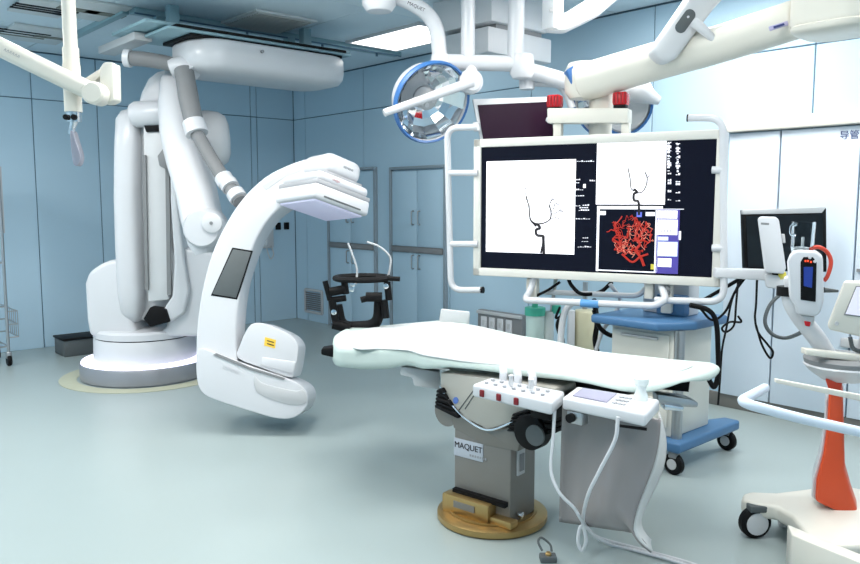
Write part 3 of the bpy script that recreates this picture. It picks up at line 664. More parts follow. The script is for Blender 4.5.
# upper middle boom
t = thing('ceiling_boom', tp(560, -60, 5.0), 'white ceiling boom with square dropped elbow, above the display arm', 'ceiling arm')
p = tp(553, 0, 5.0)
bm = B(); box(bm, Vector((p.x, p.y, (ROOM_H + tp(553, 30, 5.0).z) / 2)), (.1, .1, ROOM_H - tp(553, 30, 5.0).z)); finish('drop_post', bm, M_OFFW, t, bevel=.012)
bm = B(); P = [tp(546, 16, 4.97), tp(566, 12, 4.97), tp(620, -22, 4.9), tp(640, -20, 4.9), tp(600, 14, 4.95), tp(566, 31, 4.97), tp(548, 30, 4.97)]
prism(bm, P, FH * .1); finish('boom', bm, M_OFFW, t, bevel=.015)
bm = B(); lathe(bm, [(0, 0), (.012, 0), (.012, .008), (0, .008)], tp(551, 10, 4.93), -FH, 10); finish('screw', bm, M_GREY, t)

# ================================================================== BIG DISPLAY
TLp, TRp, BRp, BLp = (474, 140), (722, 129), (724, 286), (474, 276)
gl = CAM + RV * ((474 - 430) / F_PX * 4.85) + FH * 4.85
gr = CAM + RV * ((723 - 430) / F_PX * 4.16) + FH * 4.16
ev = (gr - gl); ev.z = 0; DW = ev.length; ev.normalize()
nd = UZ.cross(ev); nd = -nd if nd.dot(FH) > 0 else nd       # toward viewer
def dp(px, py, off=0): return onplane(px, py, gl + nd * off, nd)
zt_l, zb_l = dp(474, 140).z, dp(474, 276).z; zt_r, zb_r = dp(722, 129).z, dp(722, 286).z
DT, DB = (zt_l + zt_r) / 2, (zb_l + zb_r) / 2
DH = DT - DB
dl = gl.copy(); dl.z = 0
def dd(u, v, off=0): return dl + ev * (u * DW) + UZ * (DT - v * DH) + nd * off      # u 0..1 right, v 0..1 down
disp = thing('display', dd(.5, 1), 'huge flat display with pale frame and tubular side rails showing angiograms', 'monitor')
axm = (ev, UZ, nd)
bm = B(); box(bm, dd(.5, .5, -.05), (DW, DH, .1), axm); finish('back_cover', bm, M_OFFW, disp, bevel=.02)
for (u, v, w, h) in ((.5, .0, DW, .05), (.5, 1, DW, .05), (0, .5, .05, DH), (1, .5, .05, DH)):
    c = dd(u, v, .006) + ev * (.025 if u == 0 else -.025 if u == 1 else 0) + UZ * (-.025 if v == 0 else .025 if v == 1 else 0)
    bm = B(); box(bm, c, (w, h, .02), axm); finish('bezel', bm, mat('bezel_stone', (212, 211, 204), .4), disp, bevel=.006)
bm = B(); box(bm, dd(.5, .5, .001), (DW - .09, DH - .09, .006), axm); scr = finish('screen', bm, M_SCREEN, disp, label='dark lit screen')
SX = lambda px, py, off=.006: dp(px, py, off)
def squad(name, x0, y0, x1, y1, m, off=.006, par=None, th=.002):
    """flat rectangle on the screen, given by two photo corners"""
    a, b = dp(x0, y0), dp(x1, y1)
    ua, ub = (a - gl).dot(ev), (b - gl).dot(ev)
    c = dl + ev * ((ua + ub) / 2) + UZ * ((a.z + b.z) / 2) + nd * off
    bm = B(); box(bm, c, (ub - ua, abs(a.z - b.z), th), axm); return finish(name, bm, m, par or scr)
squad('image_panel', 487, 161.5, 574.5, 254.5, M_LIT)
squad('image_panel', 597.5, 141, 665, 204.5, M_LIT)
squad('image_strip', 597.5, 206, 663, 209, M_LIT)
# vessels on the white images
def vessel(paths, m, off, name, r=.002):
    bm = B()
    for (pts, rr) in paths:
        P = cr([dp(x, y, off) for x, y in pts], 4)
        tube(bm, P, rr, 5)
    return finish(name, bm, m, scr)
vessel([([(544, 254), (543.5, 240), (543, 236), (537, 235), (536, 230), (540, 228), (537, 224), (535, 226)], .009),
        ([(541, 253), (543, 244), (543, 237)], .007),
        ([(537, 224), (533, 222), (530, 218), (529, 207), (526, 196)], .004), ([(537, 224), (544, 223), (550, 219), (551, 212), (549, 205)], .004),
        ([(526, 196), (525, 190), (527, 186)], .002), ([(549, 205), (552, 200), (556, 199)], .002), ([(530, 218), (531, 221), (536, 226)], .005), ([(551, 212), (554, 208), (555, 203), (559, 205)], .0018), ([(551, 214), (556, 213), (560, 210), (563, 212)], .0018), ([(552, 207), (551, 201), (554, 196)], .0015), ([(550, 219), (556, 218), (561, 219)], .0015), ([(528, 200), (524, 198), (522, 193)], .0015), ([(529, 207), (532, 202), (531, 197)], .0015)], M_INK, .008, 'vessel_trace')
vessel([([(639, 215), (639, 206), (638, 201), (634, 200), (634, 194), (637, 192), (634, 189)], .0075), ([(634, 191), (631, 188), (630, 178), (628, 168)], .003),
        ([(637, 193), (642, 192), (646, 186), (647, 178), (645, 172)], .003), ([(647, 178), (650, 175)], .002)], M_INK, .008, 'vessel_trace')
bm = B()
for k in range(26):
    x, y = random.gauss(558, 5), random.gauss(210, 6); c = dp(x, y, .008)
    box(bm, c, (.006, .004, .002), axm)
for k in range(14):
    x, y = random.gauss(651, 2), random.gauss(179, 4); c = dp(x, y, .008)
    box(bm, c, (.004, .003, .002), axm)
finish('vessel_specks', bm, M_GTXT, scr)['kind'] = 'stuff'
# illegible small on-screen text rows
bm = B()
def rows(x0, x1, y, n, h=1.1):
    for k in range(n):
        xa = x0 + (x1 - x0) * k / n
        a = dp(xa, y - random.uniform(0, h)); b = dp(xa + (x1 - x0) / n * .7, y)
        box(bm, dl + ev * (((a + b) / 2 - gl).dot(ev)) + UZ * ((a.z + b.z) / 2) + nd * .006, (max(.004, (b - a).dot(ev)), abs(a.z - b.z) + .002, .002), axm)
for (x0, x1, y, n) in ((575, 595, 161.5, 9), (576, 581, 180, 3), (590, 596, 181, 3), (576, 580, 183, 2), (576, 584, 190, 4), (576, 585, 196, 4), (576, 581, 206, 3), (583, 590, 205.5, 3),
                       (580, 589, 208, 4), (579, 590, 210.5, 5), (576, 591, 219, 6), (583, 589, 238, 3), (582, 589, 241.5, 3), (578, 592, 247, 6)): rows(x0, x1, y, n)
for y in (143, 148, 151, 157, 163, 166, 174, 181, 184, 192, 200): rows(668, 672, y, 2, 2.2); rows(676, 681, y + 1, 2, 2.2)
for y in range(144, 172, 3): rows(667.5, 671, y, 1, 2); rows(677, 679.5, y + 1, 1, 2)
finish('screen_text', bm, M_TXT, scr)['kind'] = 'stuff'
squad('text_arrow', 583.5, 184, 586, 188, M_TXT)
# red 3-D vessel image with white border
for (x0, y0, x1, y1) in ((597.5, 208.5, 684, 209.5), (597.5, 270.5, 657, 271.7), (597.5, 209, 598.5, 271), (656, 210, 657.3, 272)): squad('image_border', x0, y0, x1, y1, M_TXT)
bm1, bm2 = B(), B()
random.seed(21)
def walk(x, y, n, step, r, bm, ang):
    pts = [(x, y)]
    for k in range(n):
        ang += random.gauss(0, .75); x += math.cos(ang) * step; y += math.sin(ang) * step
        if (x - 630) ** 2 / 25 ** 2 + (y - 235) ** 2 / 20 ** 2 > 1: ang += 2.2; x += (630 - x) * .12; y += (235 - y) * .12
        pts.append((x, y))
    tube(bm, cr([dp(a, b, .008 + random.uniform(0, .004)) for a, b in pts], 3), r, 4)
for k in range(44): walk(random.uniform(612, 650), random.uniform(218, 254), random.randint(6, 11), 2.4, random.uniform(.0015, .0038), bm1, random.uniform(0, 6.28))
for k in range(26): walk(random.uniform(614, 648), random.uniform(226, 258), random.randint(4, 8), 2.2, .0018, bm2, random.uniform(0, 6.28))
tube(bm1, cr([dp(x, y, .012) for x, y in ((644, 266), (641, 258), (636, 250), (640, 244), (634, 238))], 4), .008, 6)
tube(bm1, cr([dp(x, y, .012) for x, y in ((648, 254), (640, 257), (632, 262), (622, 254))], 4), .006, 6)
finish('red_vessel_tree', bm1, M_VES, scr)['kind'] = 'stuff'; finish('pink_vessel_tree', bm2, M_VES2, scr)['kind'] = 'stuff'
# thumbnails
squad('thumbnail_column', 657.5, 209.5, 678, 274, M_PURP)
for (y0, y1, x1, m) in ((210.5, 218.5, 677, M_LIT), (219.5, 235, 677, M_LIT), (236.5, 240.5, 668, M_PALEL), (241.5, 256.5, 677, M_PALEL), (258, 267, 671, M_LIT)): squad('thumbnail', 658.2, y0, x1 + .5, y1, m, .009)
bm = B()
for k in range(4): box(bm, dp(661.5 + 3 * k, 231, .011), (.008, .006, .002), axm)
finish('thumbnail_marks', bm, M_INK, scr)
squad('scroll_handle', 678.5, 231, 681, 240, M_TXT)
squad('corner_mark', 599, 211, 606, 215, M_TXT); squad('corner_mark', 646, 212, 655, 216, M_TXT)
squad('corner_mark', 651, 264, 656, 269.5, mat('lit_olive', (170, 160, 60), .4, emit=(170, 160, 60), es=.7))
squad('head_icon', 637, 212, 642, 217, mat('lit_blue', (90, 100, 190), .4, emit=(100, 110, 200), es=.8))
# side rails
dq = lambda x, y, off=.02: dp(x, y, off)
TRR = .0205
bm = B(); tube(bm, fillet([dq(478, 127), dq(447, 128), dq(451, 290), dq(482, 290)], .08, 6), TRR, 12); finish('side_rail', bm, M_WHITE, disp)
bm = B(); tube(bm, [dq(481, 290), dq(483.5, 290)], TRR * 1.02, 12); finish('end_plug', bm, M_BLACK, disp)
for y in (173, 244): bm = B(); tube(bm, [dq(450, y), dq(478, y)], .02, 10); finish('rail_link', bm, M_WHITE, disp)
bm = B(); tube(bm, fillet([dq(688, 118), dq(723, 118), dq(724, 302), dq(655, 300)], .08, 6), TRR * .95, 12); finish('side_rail', bm, M_WHITE, disp)
bm = B(); tube(bm, [dq(687, 118), dq(688.5, 118)], TRR, 12); finish('end_plug', bm, M_BLACK, disp)
for y in (170, 248): bm = B(); tube(bm, [dq(712, y), dq(724, y)], .02, 10); finish('rail_link', bm, M_WHITE, disp)
bm = B(); tube(bm, fillet([dq(536, 270, -.05), dq(530, 292, -.02), dq(524, 300, .05), dq(655, 306, .05), dq(666, 300, .05), dq(660, 282, -.05)], .06, 5), TRR, 12); finish('lower_handle', bm, M_WHITE, disp)
bm = B(); tube(bm, [dq(581, 303, .05), dq(599, 304, .05)], TRR * 1.15, 12); finish('handle_sleeve', bm, mat('label_blue', (90, 150, 205), .5), disp)
bm = B(); tube(bm, fillet([dq(545, 292, -.12), dq(640, 296, -.12), dq(652, 280, -.12)], .05), TRR * .8, 10); finish('lower_handle', bm, M_OFFW, disp)
for (x, w, h) in ((533, .07, .14), (668, .06, .2), (650, .05, .12)):
    c = dp(x, 278, -.06) - UZ * (h / 2); bm = B(); box(bm, c, (w, h, .06), axm); finish('lower_bracket', bm, M_WHITE2, disp, bevel=.008)
for k in range(3):
    bm = B(); lathe(bm, [(0, 0), (.014, 0), (.014, .03), (0, .03)], dp(668, 283 + 5 * k, -.03), nd, 10); finish('bracket_bolt', bm, M_GREY, disp)
# top bracket, red caps
bm = B(); P = [dp(547, 108, -.1), dp(628, 108, -.1), dp(628, 123, -.1), dp(547, 123, -.1)]
prism(bm, P, -nd * .1); finish('cross_beam', bm, M_WHITE2, disp, bevel=.008)
for (x, y0, y1) in ((556, 122, 138), (624, 121, 135)):
    bm = B(); P = [dp(x - 3, y0, -.12), dp(x + 5, y0, -.12), dp(x + 5, y1, -.12), dp(x - 3, y1, -.12)]; prism(bm, P, -nd * .05); finish('bracket_leg', bm, M_WHITE2, disp, bevel=.005)
for (x, y) in ((555, 101.5), (621, 99)):
    c = dp(x, y, -.15)
    bm = B(); box(bm, c, (.085, .075, .085), axm); cp_ = finish('red_cap', bm, M_RED, disp, bevel=.014, seg=3, label='red lens cap')
    bm = B(); box(bm, c - UZ * .048, (.07, .028, .07), axm); finish('cap_base', bm, M_BLACK, cp_, bevel=.004)
    bm = B()
    for k in range(4): box(bm, c + ev * (-.03 + .02 * k) + nd * .044, (.006, .06, .006), axm)
    finish('cap_ribs', bm, mat('dark_red', (140, 14, 24), .3), cp_)
# main arm: dropped column and boom
D3 = 4.75
p = onvert(601, 100, D3)
bm = B(); tube(bm, [Vector((p.x, p.y, onvert(601, 68, D3).z)), Vector((p.x, p.y, onvert(601, 140, D3).z))], [.075, .068], 20); finish('drop_column', bm, M_WHITE2, disp)
A_ = [onvert(582, 83, D3 - .02), onvert(650, 63, D3 - .3), onvert(720, 44, D3 - .6), onvert(800, 18, D3 - .95)]
bm = B(); tube(bm, cr(A_, 4), [.112, .106, .098, .095], 20); finish('boom', bm, M_WHITE2, disp, ang=60, bevel=.02)
bm = B(); lathe(bm, [(0, -.1), (.09, -.1), (.12, -.06), (.125, .06), (.1, .11), (0, .12)], onvert(585, 82, D3), UZ, 28); finish('boom_joint', bm, M_WHITE2, disp)
px_prism('joint_cover', [(566, 70), (574, 65), (578, 72), (578, 90), (572, 86)], D3 - .08, .1, M_RIM, disp, bevel=.01)
c = onvert(840, 0, D3 - 1.1)
bm = B(); zz = onvert(840, 34, D3 - 1.1).z
loft(bm, [rrect((c.x, c.y, z), ex, ey, .36 * s, .36 * s, .1 * s, 5) for (z, s) in ((ROOM_H, 1), (zz + .05, 1), (zz + .035, .96), (zz + .03, .99), (zz + .015, .97), (zz, .9))]); finish('ceiling_hub', bm, M_WHITE2, disp, ang=50)
# logo badge on boom
p = onvert(769, 29, D3 - 1.0); q = onvert(788, 23, D3 - 1.0); e1 = (q - p).normalized(); e2 = (UZ - e1 * UZ.dot(e1)).normalized()
bm = B(); box(bm, (p + q) / 2, ((q - p).length, .022, .006), (e1, e2, e1.cross(e2))); finish('badge', bm, mat('badge_lilac', (176, 172, 205), .5), disp, bevel=.003)
bm = B(); box(bm, (p + q) / 2 - FH * .004, ((q - p).length * .55, .010, .006), (e1, e2, e1.cross(e2))); finish('badge_mark', bm, M_NAVY, disp)
# second boom rising to the ceiling
D4 = 4.15
boom2 = thing('ceiling_spring_arm', onvert(715, -30, D4), 'white slanted spring arm with black oval control plate above the display boom', 'ceiling arm')
bm = B(); P = [onvert(x, y, D4) for x, y in ((652, 50), (706, -28), (760, -40), (715, 8), (676, 60), (664, 62))]
prism(bm, P, FH * .14); finish('arm', bm, M_OFFW, boom2, bevel=.03, seg=3)
p = onvert(685.5, 21, D4 - .004); e2 = (onvert(692, 12, D4) - onvert(679, 30, D4)).normalized(); e1 = e2.cross(FH)
bm = B(); prism(bm, rrect(p, e1, e2, .06, .135, .029, 6), FH * .012); pl = finish('control_plate', bm, M_DGREY, boom2, bevel=.002)
bm = B(); lathe(bm, [(0, 0), (.006, 0), (.006, .006), (0, .006)], onvert(688, 17, D4 - .004), -FH, 10); finish('indicator', bm, M_WHITE, pl)
bm = B(); tube(bm, fillet([onvert(694, 22, D4 - .03), onvert(704, 30, D4 - .06), onvert(719, 44, D4 - .06)], .05), [.026, .024, .02], 12); finish('handle', bm, M_OFFW, boom2)
bm = B(); pp = onvert(735, -38, D4 + .05); tube(bm, [pp, Vector((pp.x, pp.y, ROOM_H))], .08, 18); finish('drop_post', bm, M_OFFW, boom2)

# smaller monitor behind
sm = thing('side_monitor', onvert(515, 136, 5.25), 'small dark tilted monitor peeking above the huge display', 'monitor')
P0 = onvert(513, 118, 5.15)
px_prism('frame', [(472.5, 99), (553, 96.5), (556, 140), (481, 142)], 0, 0, M_OFFW, sm, bevel=.006, p0=P0 + FH * .01, n=FH, vec=FH * .05)
px_prism('screen', [(477.5, 105), (551, 101.5), (554, 139), (483, 139)], 0, 0, M_SCREENP, sm, bevel=0, p0=P0 + FH * .004, n=FH, vec=FH * .012)
bm = B(); tube(bm, [onvert(535, 121, 5.23), onvert(580, 118, 5.05), onvert(598, 116, 4.84)], .03, 10); finish('arm', bm, M_OFFW, sm)
px_prism('hinge', [(473, 122), (479, 122), (480, 131), (474, 131)], 5.13, .04, M_LGREY, sm, bevel=.004)

# side arm with white upright console, right of the display
sa = thing('articulated_console', dp(724, 275), 'white horizontal arm holding an upright white slab console beside the display', 'equipment arm')
bm = B(); P = [onvert(716, 268, 4.12), onvert(774, 270, 4.05), onvert(774, 281, 4.05), onvert(716, 278, 4.12)]
prism(bm, P, FH * .07); finish('arm', bm, M_WHITE, sa, bevel=.012)
px_prism('arm_clamp', [(772, 271), (779, 270), (779, 284), (772, 284)], 4.04, .07, M_BLACK, sa, bevel=.006, face=True)
px_prism('release_tab', [(778, 274), (786, 272), (787, 280), (779, 281)], 4.03, .05, mat('tab_yellow', (226, 210, 90), .5), sa, bevel=.006, face=True)
px_prism('console', [(757.5, 219), (760, 216.5), (776, 217), (779, 220), (786, 268), (784, 274), (766, 273), (764, 268)], 4.0, .06, M_WHITE, sa, bevel=.014, seg=3, face=True)
px_prism('console_mark', [(761, 222.5), (769, 223), (769, 225), (761, 224.5)], 3.999, .004, M_GREY, sa, bevel=0)
px_prism('console_button', [(782, 234), (785, 234), (786, 243), (783, 243)], 4.01, .03, M_LGREY, sa, bevel=.004)
px_prism('console_foot', [(764, 274), (787, 276), (789, 290), (766, 288)], 4.03, .09, M_OFFW, sa, bevel=.012, face=True)

# wall monitor at right
wm = thing('wall_monitor', onvert(785, 270, 4.9), 'black monitor with silver top bezel on the sliding door wall', 'monitor')
px_prism('housing', [(743, 210), (826.5, 208), (827, 272), (745, 271)], 4.9, .05, M_BLACK, wm, bevel=.006)
px_prism('top_bezel', [(743, 210), (826.5, 207), (822, 213), (743, 214.5)], 4.895, .03, M_LGREY, wm, bevel=.003)
px_prism('screen', [(746, 216), (823, 214), (823, 268), (748, 267)], 4.894, .004, mat('off_screen', (10, 10, 14), .2), wm, bevel=0)
pA = onvert(790, 245, 4.95); bm = B(); tube(bm, [pA, Vector((XB - .01, pA.y, pA.z))], .04, 12); finish('wall_bracket', bm, M_GREY, wm)

# ================================================================== OPERATING TABLE
def th_(x, y): return atz(x, y, .78)
cb = atz(492, 517, 0)
table = thing('operating_table', (cb.x, cb.y, 0), 'operating table on taupe column with round brass floor plate', 'operating table')
bm = B(); lathe(bm, [(0, .002), (.255, .002), (.262, .01), (.262, .035), (.245, .042), (0, .045)], cb, seg=56); finish('floor_plate', bm, M_BRASS, table, label='round brass floor plate')
bm = B(); lathe(bm, [(.2, .044), (.2, .052), (.21, .052), (.21, .044)], cb, seg=48); finish('plate_ring', bm, M_BRASS, table)
fy = math.radians(-40)
k1 = (RV * math.cos(fy) + FH * math.sin(fy)).normalized(); k2 = UZ.cross(k1)
if k2.dot(FH) < 0: k2 = -k2
cc = cb + k1 * .012
L1, L2 = .325, .21
bm = B(); box(bm, cc + UZ * .24, (L1, L2, .4), (k1, k2, UZ)); finish('column', bm, M_COL, table, bevel=.012)
bm = B(); box(bm, cc - k1 * .05 - k2 * (L2 / 2 + .03) + UZ * .085, (.27, .07, .09), (k1, k2, UZ)); gb = finish('locking_block', bm, M_BRASS, table, bevel=.01)
bm = B(); box(bm, cc - k1 * .05 - k2 * (L2 / 2 + .067) + UZ * .095, (.12, .006, .03), (k1, k2, UZ)); finish('plate', bm, M_COL, gb)
bm = B(); box(bm, cc + k1 * .13 - k2 * (L2 / 2 + .02) + UZ * .06, (.14, .06, .035), (k1, k2, UZ)); finish('locking_block', bm, M_BRASS, table, bevel=.008)
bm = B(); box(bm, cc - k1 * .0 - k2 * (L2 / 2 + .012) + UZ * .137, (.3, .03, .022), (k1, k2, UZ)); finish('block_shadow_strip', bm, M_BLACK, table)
bm = B(); lathe(bm, [(0, 0), (.014, 0), (.014, .02), (0, .022)], cc + k1 * (L1 / 2 + .01) - k2 * .05 + UZ * .08, k1, 12); finish('bolt', bm, M_CHROME, table)
# name plate
fo = cc - k2 * (L2 / 2 + .001)
bm = B(); box(bm, fo - k1 * .075 + UZ * .345, (.17, .008, .085), (k1, k2, UZ)); npl = finish('name_plate', bm, mat('plate_silver', (176, 182, 192), .4), table, bevel=.002)
text_mesh('lettering', 'MAQUET', .04, fo - k1 * .155 - k2 * .005 + UZ * .345, k1, UZ, M_INK, npl)
bm = B()
for k in range(7): box(bm, fo - k1 * (.06 - .016 * k * .9) - k2 * .004 + UZ * .322, (.009, .003, .010), (k1, k2, UZ))
finish('small_print', bm, M_GTXT, npl)
bm = B(); box(bm, cc + k1 * (L1 / 2 + .004) - k2 * .03 + UZ * .32, (.01, .06, .12), (k1, k2, UZ)); sp = finish('side_plate', bm, M_LGREY, table, bevel=.003)
bm = B(); box(bm, cc + k1 * (L1 / 2 + .01) - k2 * .03 + UZ * .32, (.006, .035, .08), (k1, k2, UZ)); finish('socket', bm, M_GREY, sp)
# cradle and belly: profile in the k1-UZ plane
pf = cc - k2 * (L2 / 2 - .0)
def kp(px, py, off=0): return onplane(px, py, pf - k2 * off, k2)
saddle = [(453, 428), (452, 414), (447, 402), (454, 404), (466, 418), (487, 430), (505, 428), (517, 424), (520, 440), (518, 452), (486, 446)]
bm = B(); prism(bm, [kp(*q, .005) for q in saddle], k2 * (L2 + .01)); finish('cradle', bm, M_COL, table, bevel=.008)
belly = [(440, 372), (480, 377), (556, 388), (556, 394), (548, 401), (530, 413), (508, 424), (487, 430), (466, 419), (452, 405), (440, 386)]
bm = B(); prism(bm, [kp(*q, .02) for q in belly], k2 * (L2 + .06)); be = finish('tilt_housing', bm, M_BELLY, table, bevel=.012)
px_prism('round_badge', [(455.5 + 2.6 * math.cos(a), 400.5 + 3.4 * math.sin(a)) for a in ang[::4]], 0, 0, mat('badge_blue', (90, 120, 190), .5), be, bevel=0, n=k2, p0=pf - k2 * .023, vec=k2 * .006)
bm = B(); tube(bm, [kp(473, 391, .021), kp(459, 410, .021)], .0025, 6); tube(bm, [kp(476, 392, .021), kp(465, 409, .021)], .0025, 6); finish('seam', bm, M_DGREY, be)
bm = B(); tube(bm, cr([kp(*q, .022) for q in belly[4:]], 4), .006, 8); finish('edge_trim', bm, M_CHROME, be)
# bellows (black) left and right, as ridged stacks
def bellows(pts_a, pts_b, n, name):
    for i in range(n):
        t0 = i / n; t1 = (i + .86) / n
        q = [tuple(Vector(pts_a[0]).lerp(Vector(pts_a[1]), t0)), tuple(Vector(pts_b[0]).lerp(Vector(pts_b[1]), t0)), tuple(Vector(pts_b[0]).lerp(Vector(pts_b[1]), t1)), tuple(Vector(pts_a[0]).lerp(Vector(pts_a[1]), t1))]
        ins = .008 if i % 2 else 0
        bm = B(); prism(bm, [kp(*w, .045 - ins) for w in q], k2 * (L2 + .09 - 2 * ins)); finish(name, bm, M_BLACK, table, bevel=.006)
bellows(((436, 390), (434, 408)), ((441, 388), (458, 420)), 5, 'bellows_fold')
bellows(((512, 414), (506, 432)), ((560, 399), (552, 436)), 6, 'bellows_fold')
rc2 = kp(530, 432, .05)
bm = B(); lathe(bm, [(0, -.05), (.078, -.05), (.078, .008), (.07, .014), (0, .014)], rc2, -k2, 32); pv = finish('pivot_disc', bm, M_BLACK, table)
bm = B(); lathe(bm, [(0, .0), (.045, .0), (.045, .012), (0, .013)], kp(536, 435, .06), -k2, 24); finish('pivot_cap', bm, M_DGREY, pv)
lc = kp(446, 412, .0)
bm = B(); lathe(bm, [(0, -.2), (.07, -.2), (.07, .0), (0, .0)], lc, -k2, 24); finish('pivot_disc', bm, M_COL, table)
bm = B(); box(bm, kp(549, 408, .05), (.1, .14, .07), (k1, k2, UZ)); finish('bellows_end', bm, M_BLACK, table, bevel=.01)
# beige head-plate under the top
px_prism('head_plate', [(401, 366), (440, 372), (440, 390), (414, 386), (412, 378), (400, 375)], 3.78, .2, M_OFFW, table, bevel=.008)
# top
top_px = [(334, 340), (340, 333), (352, 329), (392, 326), (425, 322.5), (448, 321.5), (482, 328), (520, 336), (560, 344), (600, 352), (650, 359), (700, 363), (716, 366), (713, 372), (690, 379), (655, 385), (620, 385), (575, 378), (530, 371), (495, 366), (450, 360), (424, 357), (408, 352), (380, 350), (352, 350), (338, 349)]
TOPC = Vector((0, 0, 0))
tops = [th_(x, y) for x, y in top_px]
for p in tops: TOPC += p
TOPC /= len(tops)
def scaled(s, z): return [Vector((TOPC.x + (p.x - TOPC.x) * s, TOPC.y + (p.y - TOPC.y) * s, z)) for p in tops]
def inset(P, d, z):
    n = len(P); out = []; area = sum(P[i].x * P[(i + 1) % n].y - P[(i + 1) % n].x * P[i].y for i in range(n)); sg = 1 if area > 0 else -1
    for i in range(n):
        t = P[(i + 1) % n] - P[i - 1]; t.z = 0; t.normalize()
        out.append(Vector((P[i].x - t.y * sg * d, P[i].y + t.x * sg * d, z)))
    return out
bm = B(); loft(bm, [inset(tops, .2, .69), inset(tops, .18, .735)]); finish('table_top', bm, M_BLACK, table, bevel=.008)
# side rails under the edge
r1, r2 = atz(415, 364, .7), atz(560, 383, .7)
bm = B(); tube(bm, [r1 , r2], .012, 8); finish('accessory_rail', bm, M_STEEL, table)
px_prism('rail_end_block', [(321, 349), (333, 347), (340, 352), (340, 359), (330, 357), (321, 355)], 3.95, .08, M_BLACK, table, bevel=.008)
px_prism('foot_rail', [(657, 394), (690, 399), (699, 403), (698, 408), (680, 407), (658, 404)], 3.22, .08, M_STEEL, table, bevel=.008)
px_prism('rail_clamp', [(664, 404), (684, 407), (684, 412), (664, 410)], 3.2, .06, M_CHROME, table, bevel=.006)

# ---- sheets: draped cloths on the table
def cloth(name, zt, s_top, hang, m, label, wob, src=None):
    base = cr(src or [atz(x, y, zt) for x, y in top_px], 3, True); n = len(base); rings = []
    rng = random.Random(3 + int(wob * 1000)); ph = [rng.uniform(0, 6.28) for _ in range(4)]
    inn = inset(base, .012, zt + .002); outw = [(b - a).normalized() for a, b in zip(inset(base, .02, zt), base)]
    rings = [inn, [Vector(p) - UZ * .003 for p in base]]
    for hfrac, out in ((.25, .004), (.6, .006), (1, .008)):
        rings.append([Vector((p.x, p.y, zt - .003 - hang(p, i) * hfrac)) + outw[i] * (out + wob * (math.sin(i * .55 + ph[1]) + .6 * math.sin(i * .23 + ph[2])) * hfrac) for i, p in enumerate(base)])
    bm = B()
    R_ = [[bm.verts.new(p) for p in r] for r in rings]
    for a, b in zip(R_, R_[1:]):
        for k in range(n): bm.faces.new((a[k], a[(k + 1) % n], b[(k + 1) % n], b[k]))
    tf = bm.faces.new(R_[0])
    tri = bmesh.ops.triangulate(bm, faces=[tf])['faces']
    for _ in range(2):
        ed = list({e for f in bm.faces if all(abs(v.co.z - zt) < .0045 for v in f.verts) for e in f.edges if e.calc_length() > .09})
        if ed: bmesh.ops.subdivide_edges(bm, edges=ed, cuts=1); bmesh.ops.triangulate(bm, faces=[f for f in bm.faces if len(f.verts) > 4])
    bs = set(v for r in R_ for v in r)
    for v in bm.verts:
        if v not in bs: v.co.z += .004 * math.sin(v.co.x * 13 + ph[0]) * math.cos(v.co.y * 11 + ph[3]) + .004
    o = finish(name, bm, m, ang=70)
    sol = o.modifiers.new('thick', 'SOLIDIFY'); sol.thickness = .003; sol.offset = 1
    return tag(o, label, 'sheet')
def hang_g(p, i):
    u = (p - CAM).dot(RV)
    return .034 - .018 * max(0, min(1, (u - .35) / .3)) + .055 * max(0, min(1, (.1 - u) / .3)) + .007 * math.sin(p.x * 17)
cloth('under_sheet', .765, 1.0, hang_g, M_GSHEET, 'pale green sheet hanging over the edges of the operating table', .004)
over_px = [(355, 347.5), (359, 331.5), (392, 326.5), (425, 323), (448, 322), (482, 328.5), (520, 336.5), (560, 344.5), (600, 352.5), (650, 359.5), (690, 363.5), (680, 370), (655, 377), (620, 379), (575, 373), (530, 367), (495, 363), (450, 357.5), (424, 354.5), (408, 349.8), (380, 347.5)]
def hang_w(p, i): return .007 + .002 * math.sin(p.x * 11 + p.y * 5)
cloth('over_sheet', .776, .992, hang_w, M_SHEET, 'white sheet spread on top of the pale green table sheet', .0015, [atz(x, y, .776) for x, y in over_px])
# folded flap at the far side
fl = [atz(439, 323, .775), atz(469, 327, .775)]
bm = B(); pz = [onplane(439, 323, fl[0], FH), onplane(469, 327, fl[0], FH), onplane(470, 312, fl[0], FH), onplane(441, 309, fl[0], FH)]
prism(bm, pz, FH * .03 ); tag(finish('folded_towel', bm, M_SHEET, bevel=.008), 'small folded white towel standing at the far edge of the table', 'towel')

# ---- control units on the table rail
def unit(name, quad, z, h, label, cat, m=M_WHITE):
    P = [atz(x, y, z) for x, y in quad]; c = sum(P, Vector()) / 4
    t = thing(name, c - UZ * h, label, cat)
    bm = B(); prism(bm, P, -UZ * h); finish('body', bm, m, t, bevel=.012, seg=3)
    return t, P
q1 = [(472, 384), (491, 377), (565, 391), (552, 402)]
cu1, P1 = unit('table_control_panel', q1, .735, .055, 'long white table control panel with three red emergency buttons', 'control panel')
def bil(P, u, v): return P[0].lerp(P[3], u).lerp(P[1].lerp(P[2], u), v)   # u along the front edge, v towards the back
fe = (P1[3] - P1[0]).normalized(); fn = fe.cross(UZ)
if fn.dot(FH) > 0: fn = -fn
for u in (.14, .36, .58):
    c = P1[0].lerp(P1[3], u) - UZ * .03 + fn * .002
    bm = B(); box(bm, c, (.022, .012, .03), (fe, fn, UZ)); finish('red_button', bm, mat('deep_red', (120, 20, 30), .35), cu1, bevel=.004)
for u in (.18, .38, .58):
    c = bil(P1, u, 1.0) + UZ * .0
    bm = B(); tube(bm, fillet([c - UZ * .02, c + UZ * .035, c + UZ * .04 + FH * .05], .02), .018, 10); finish('mounting_hook', bm, M_WHITE, cu1)
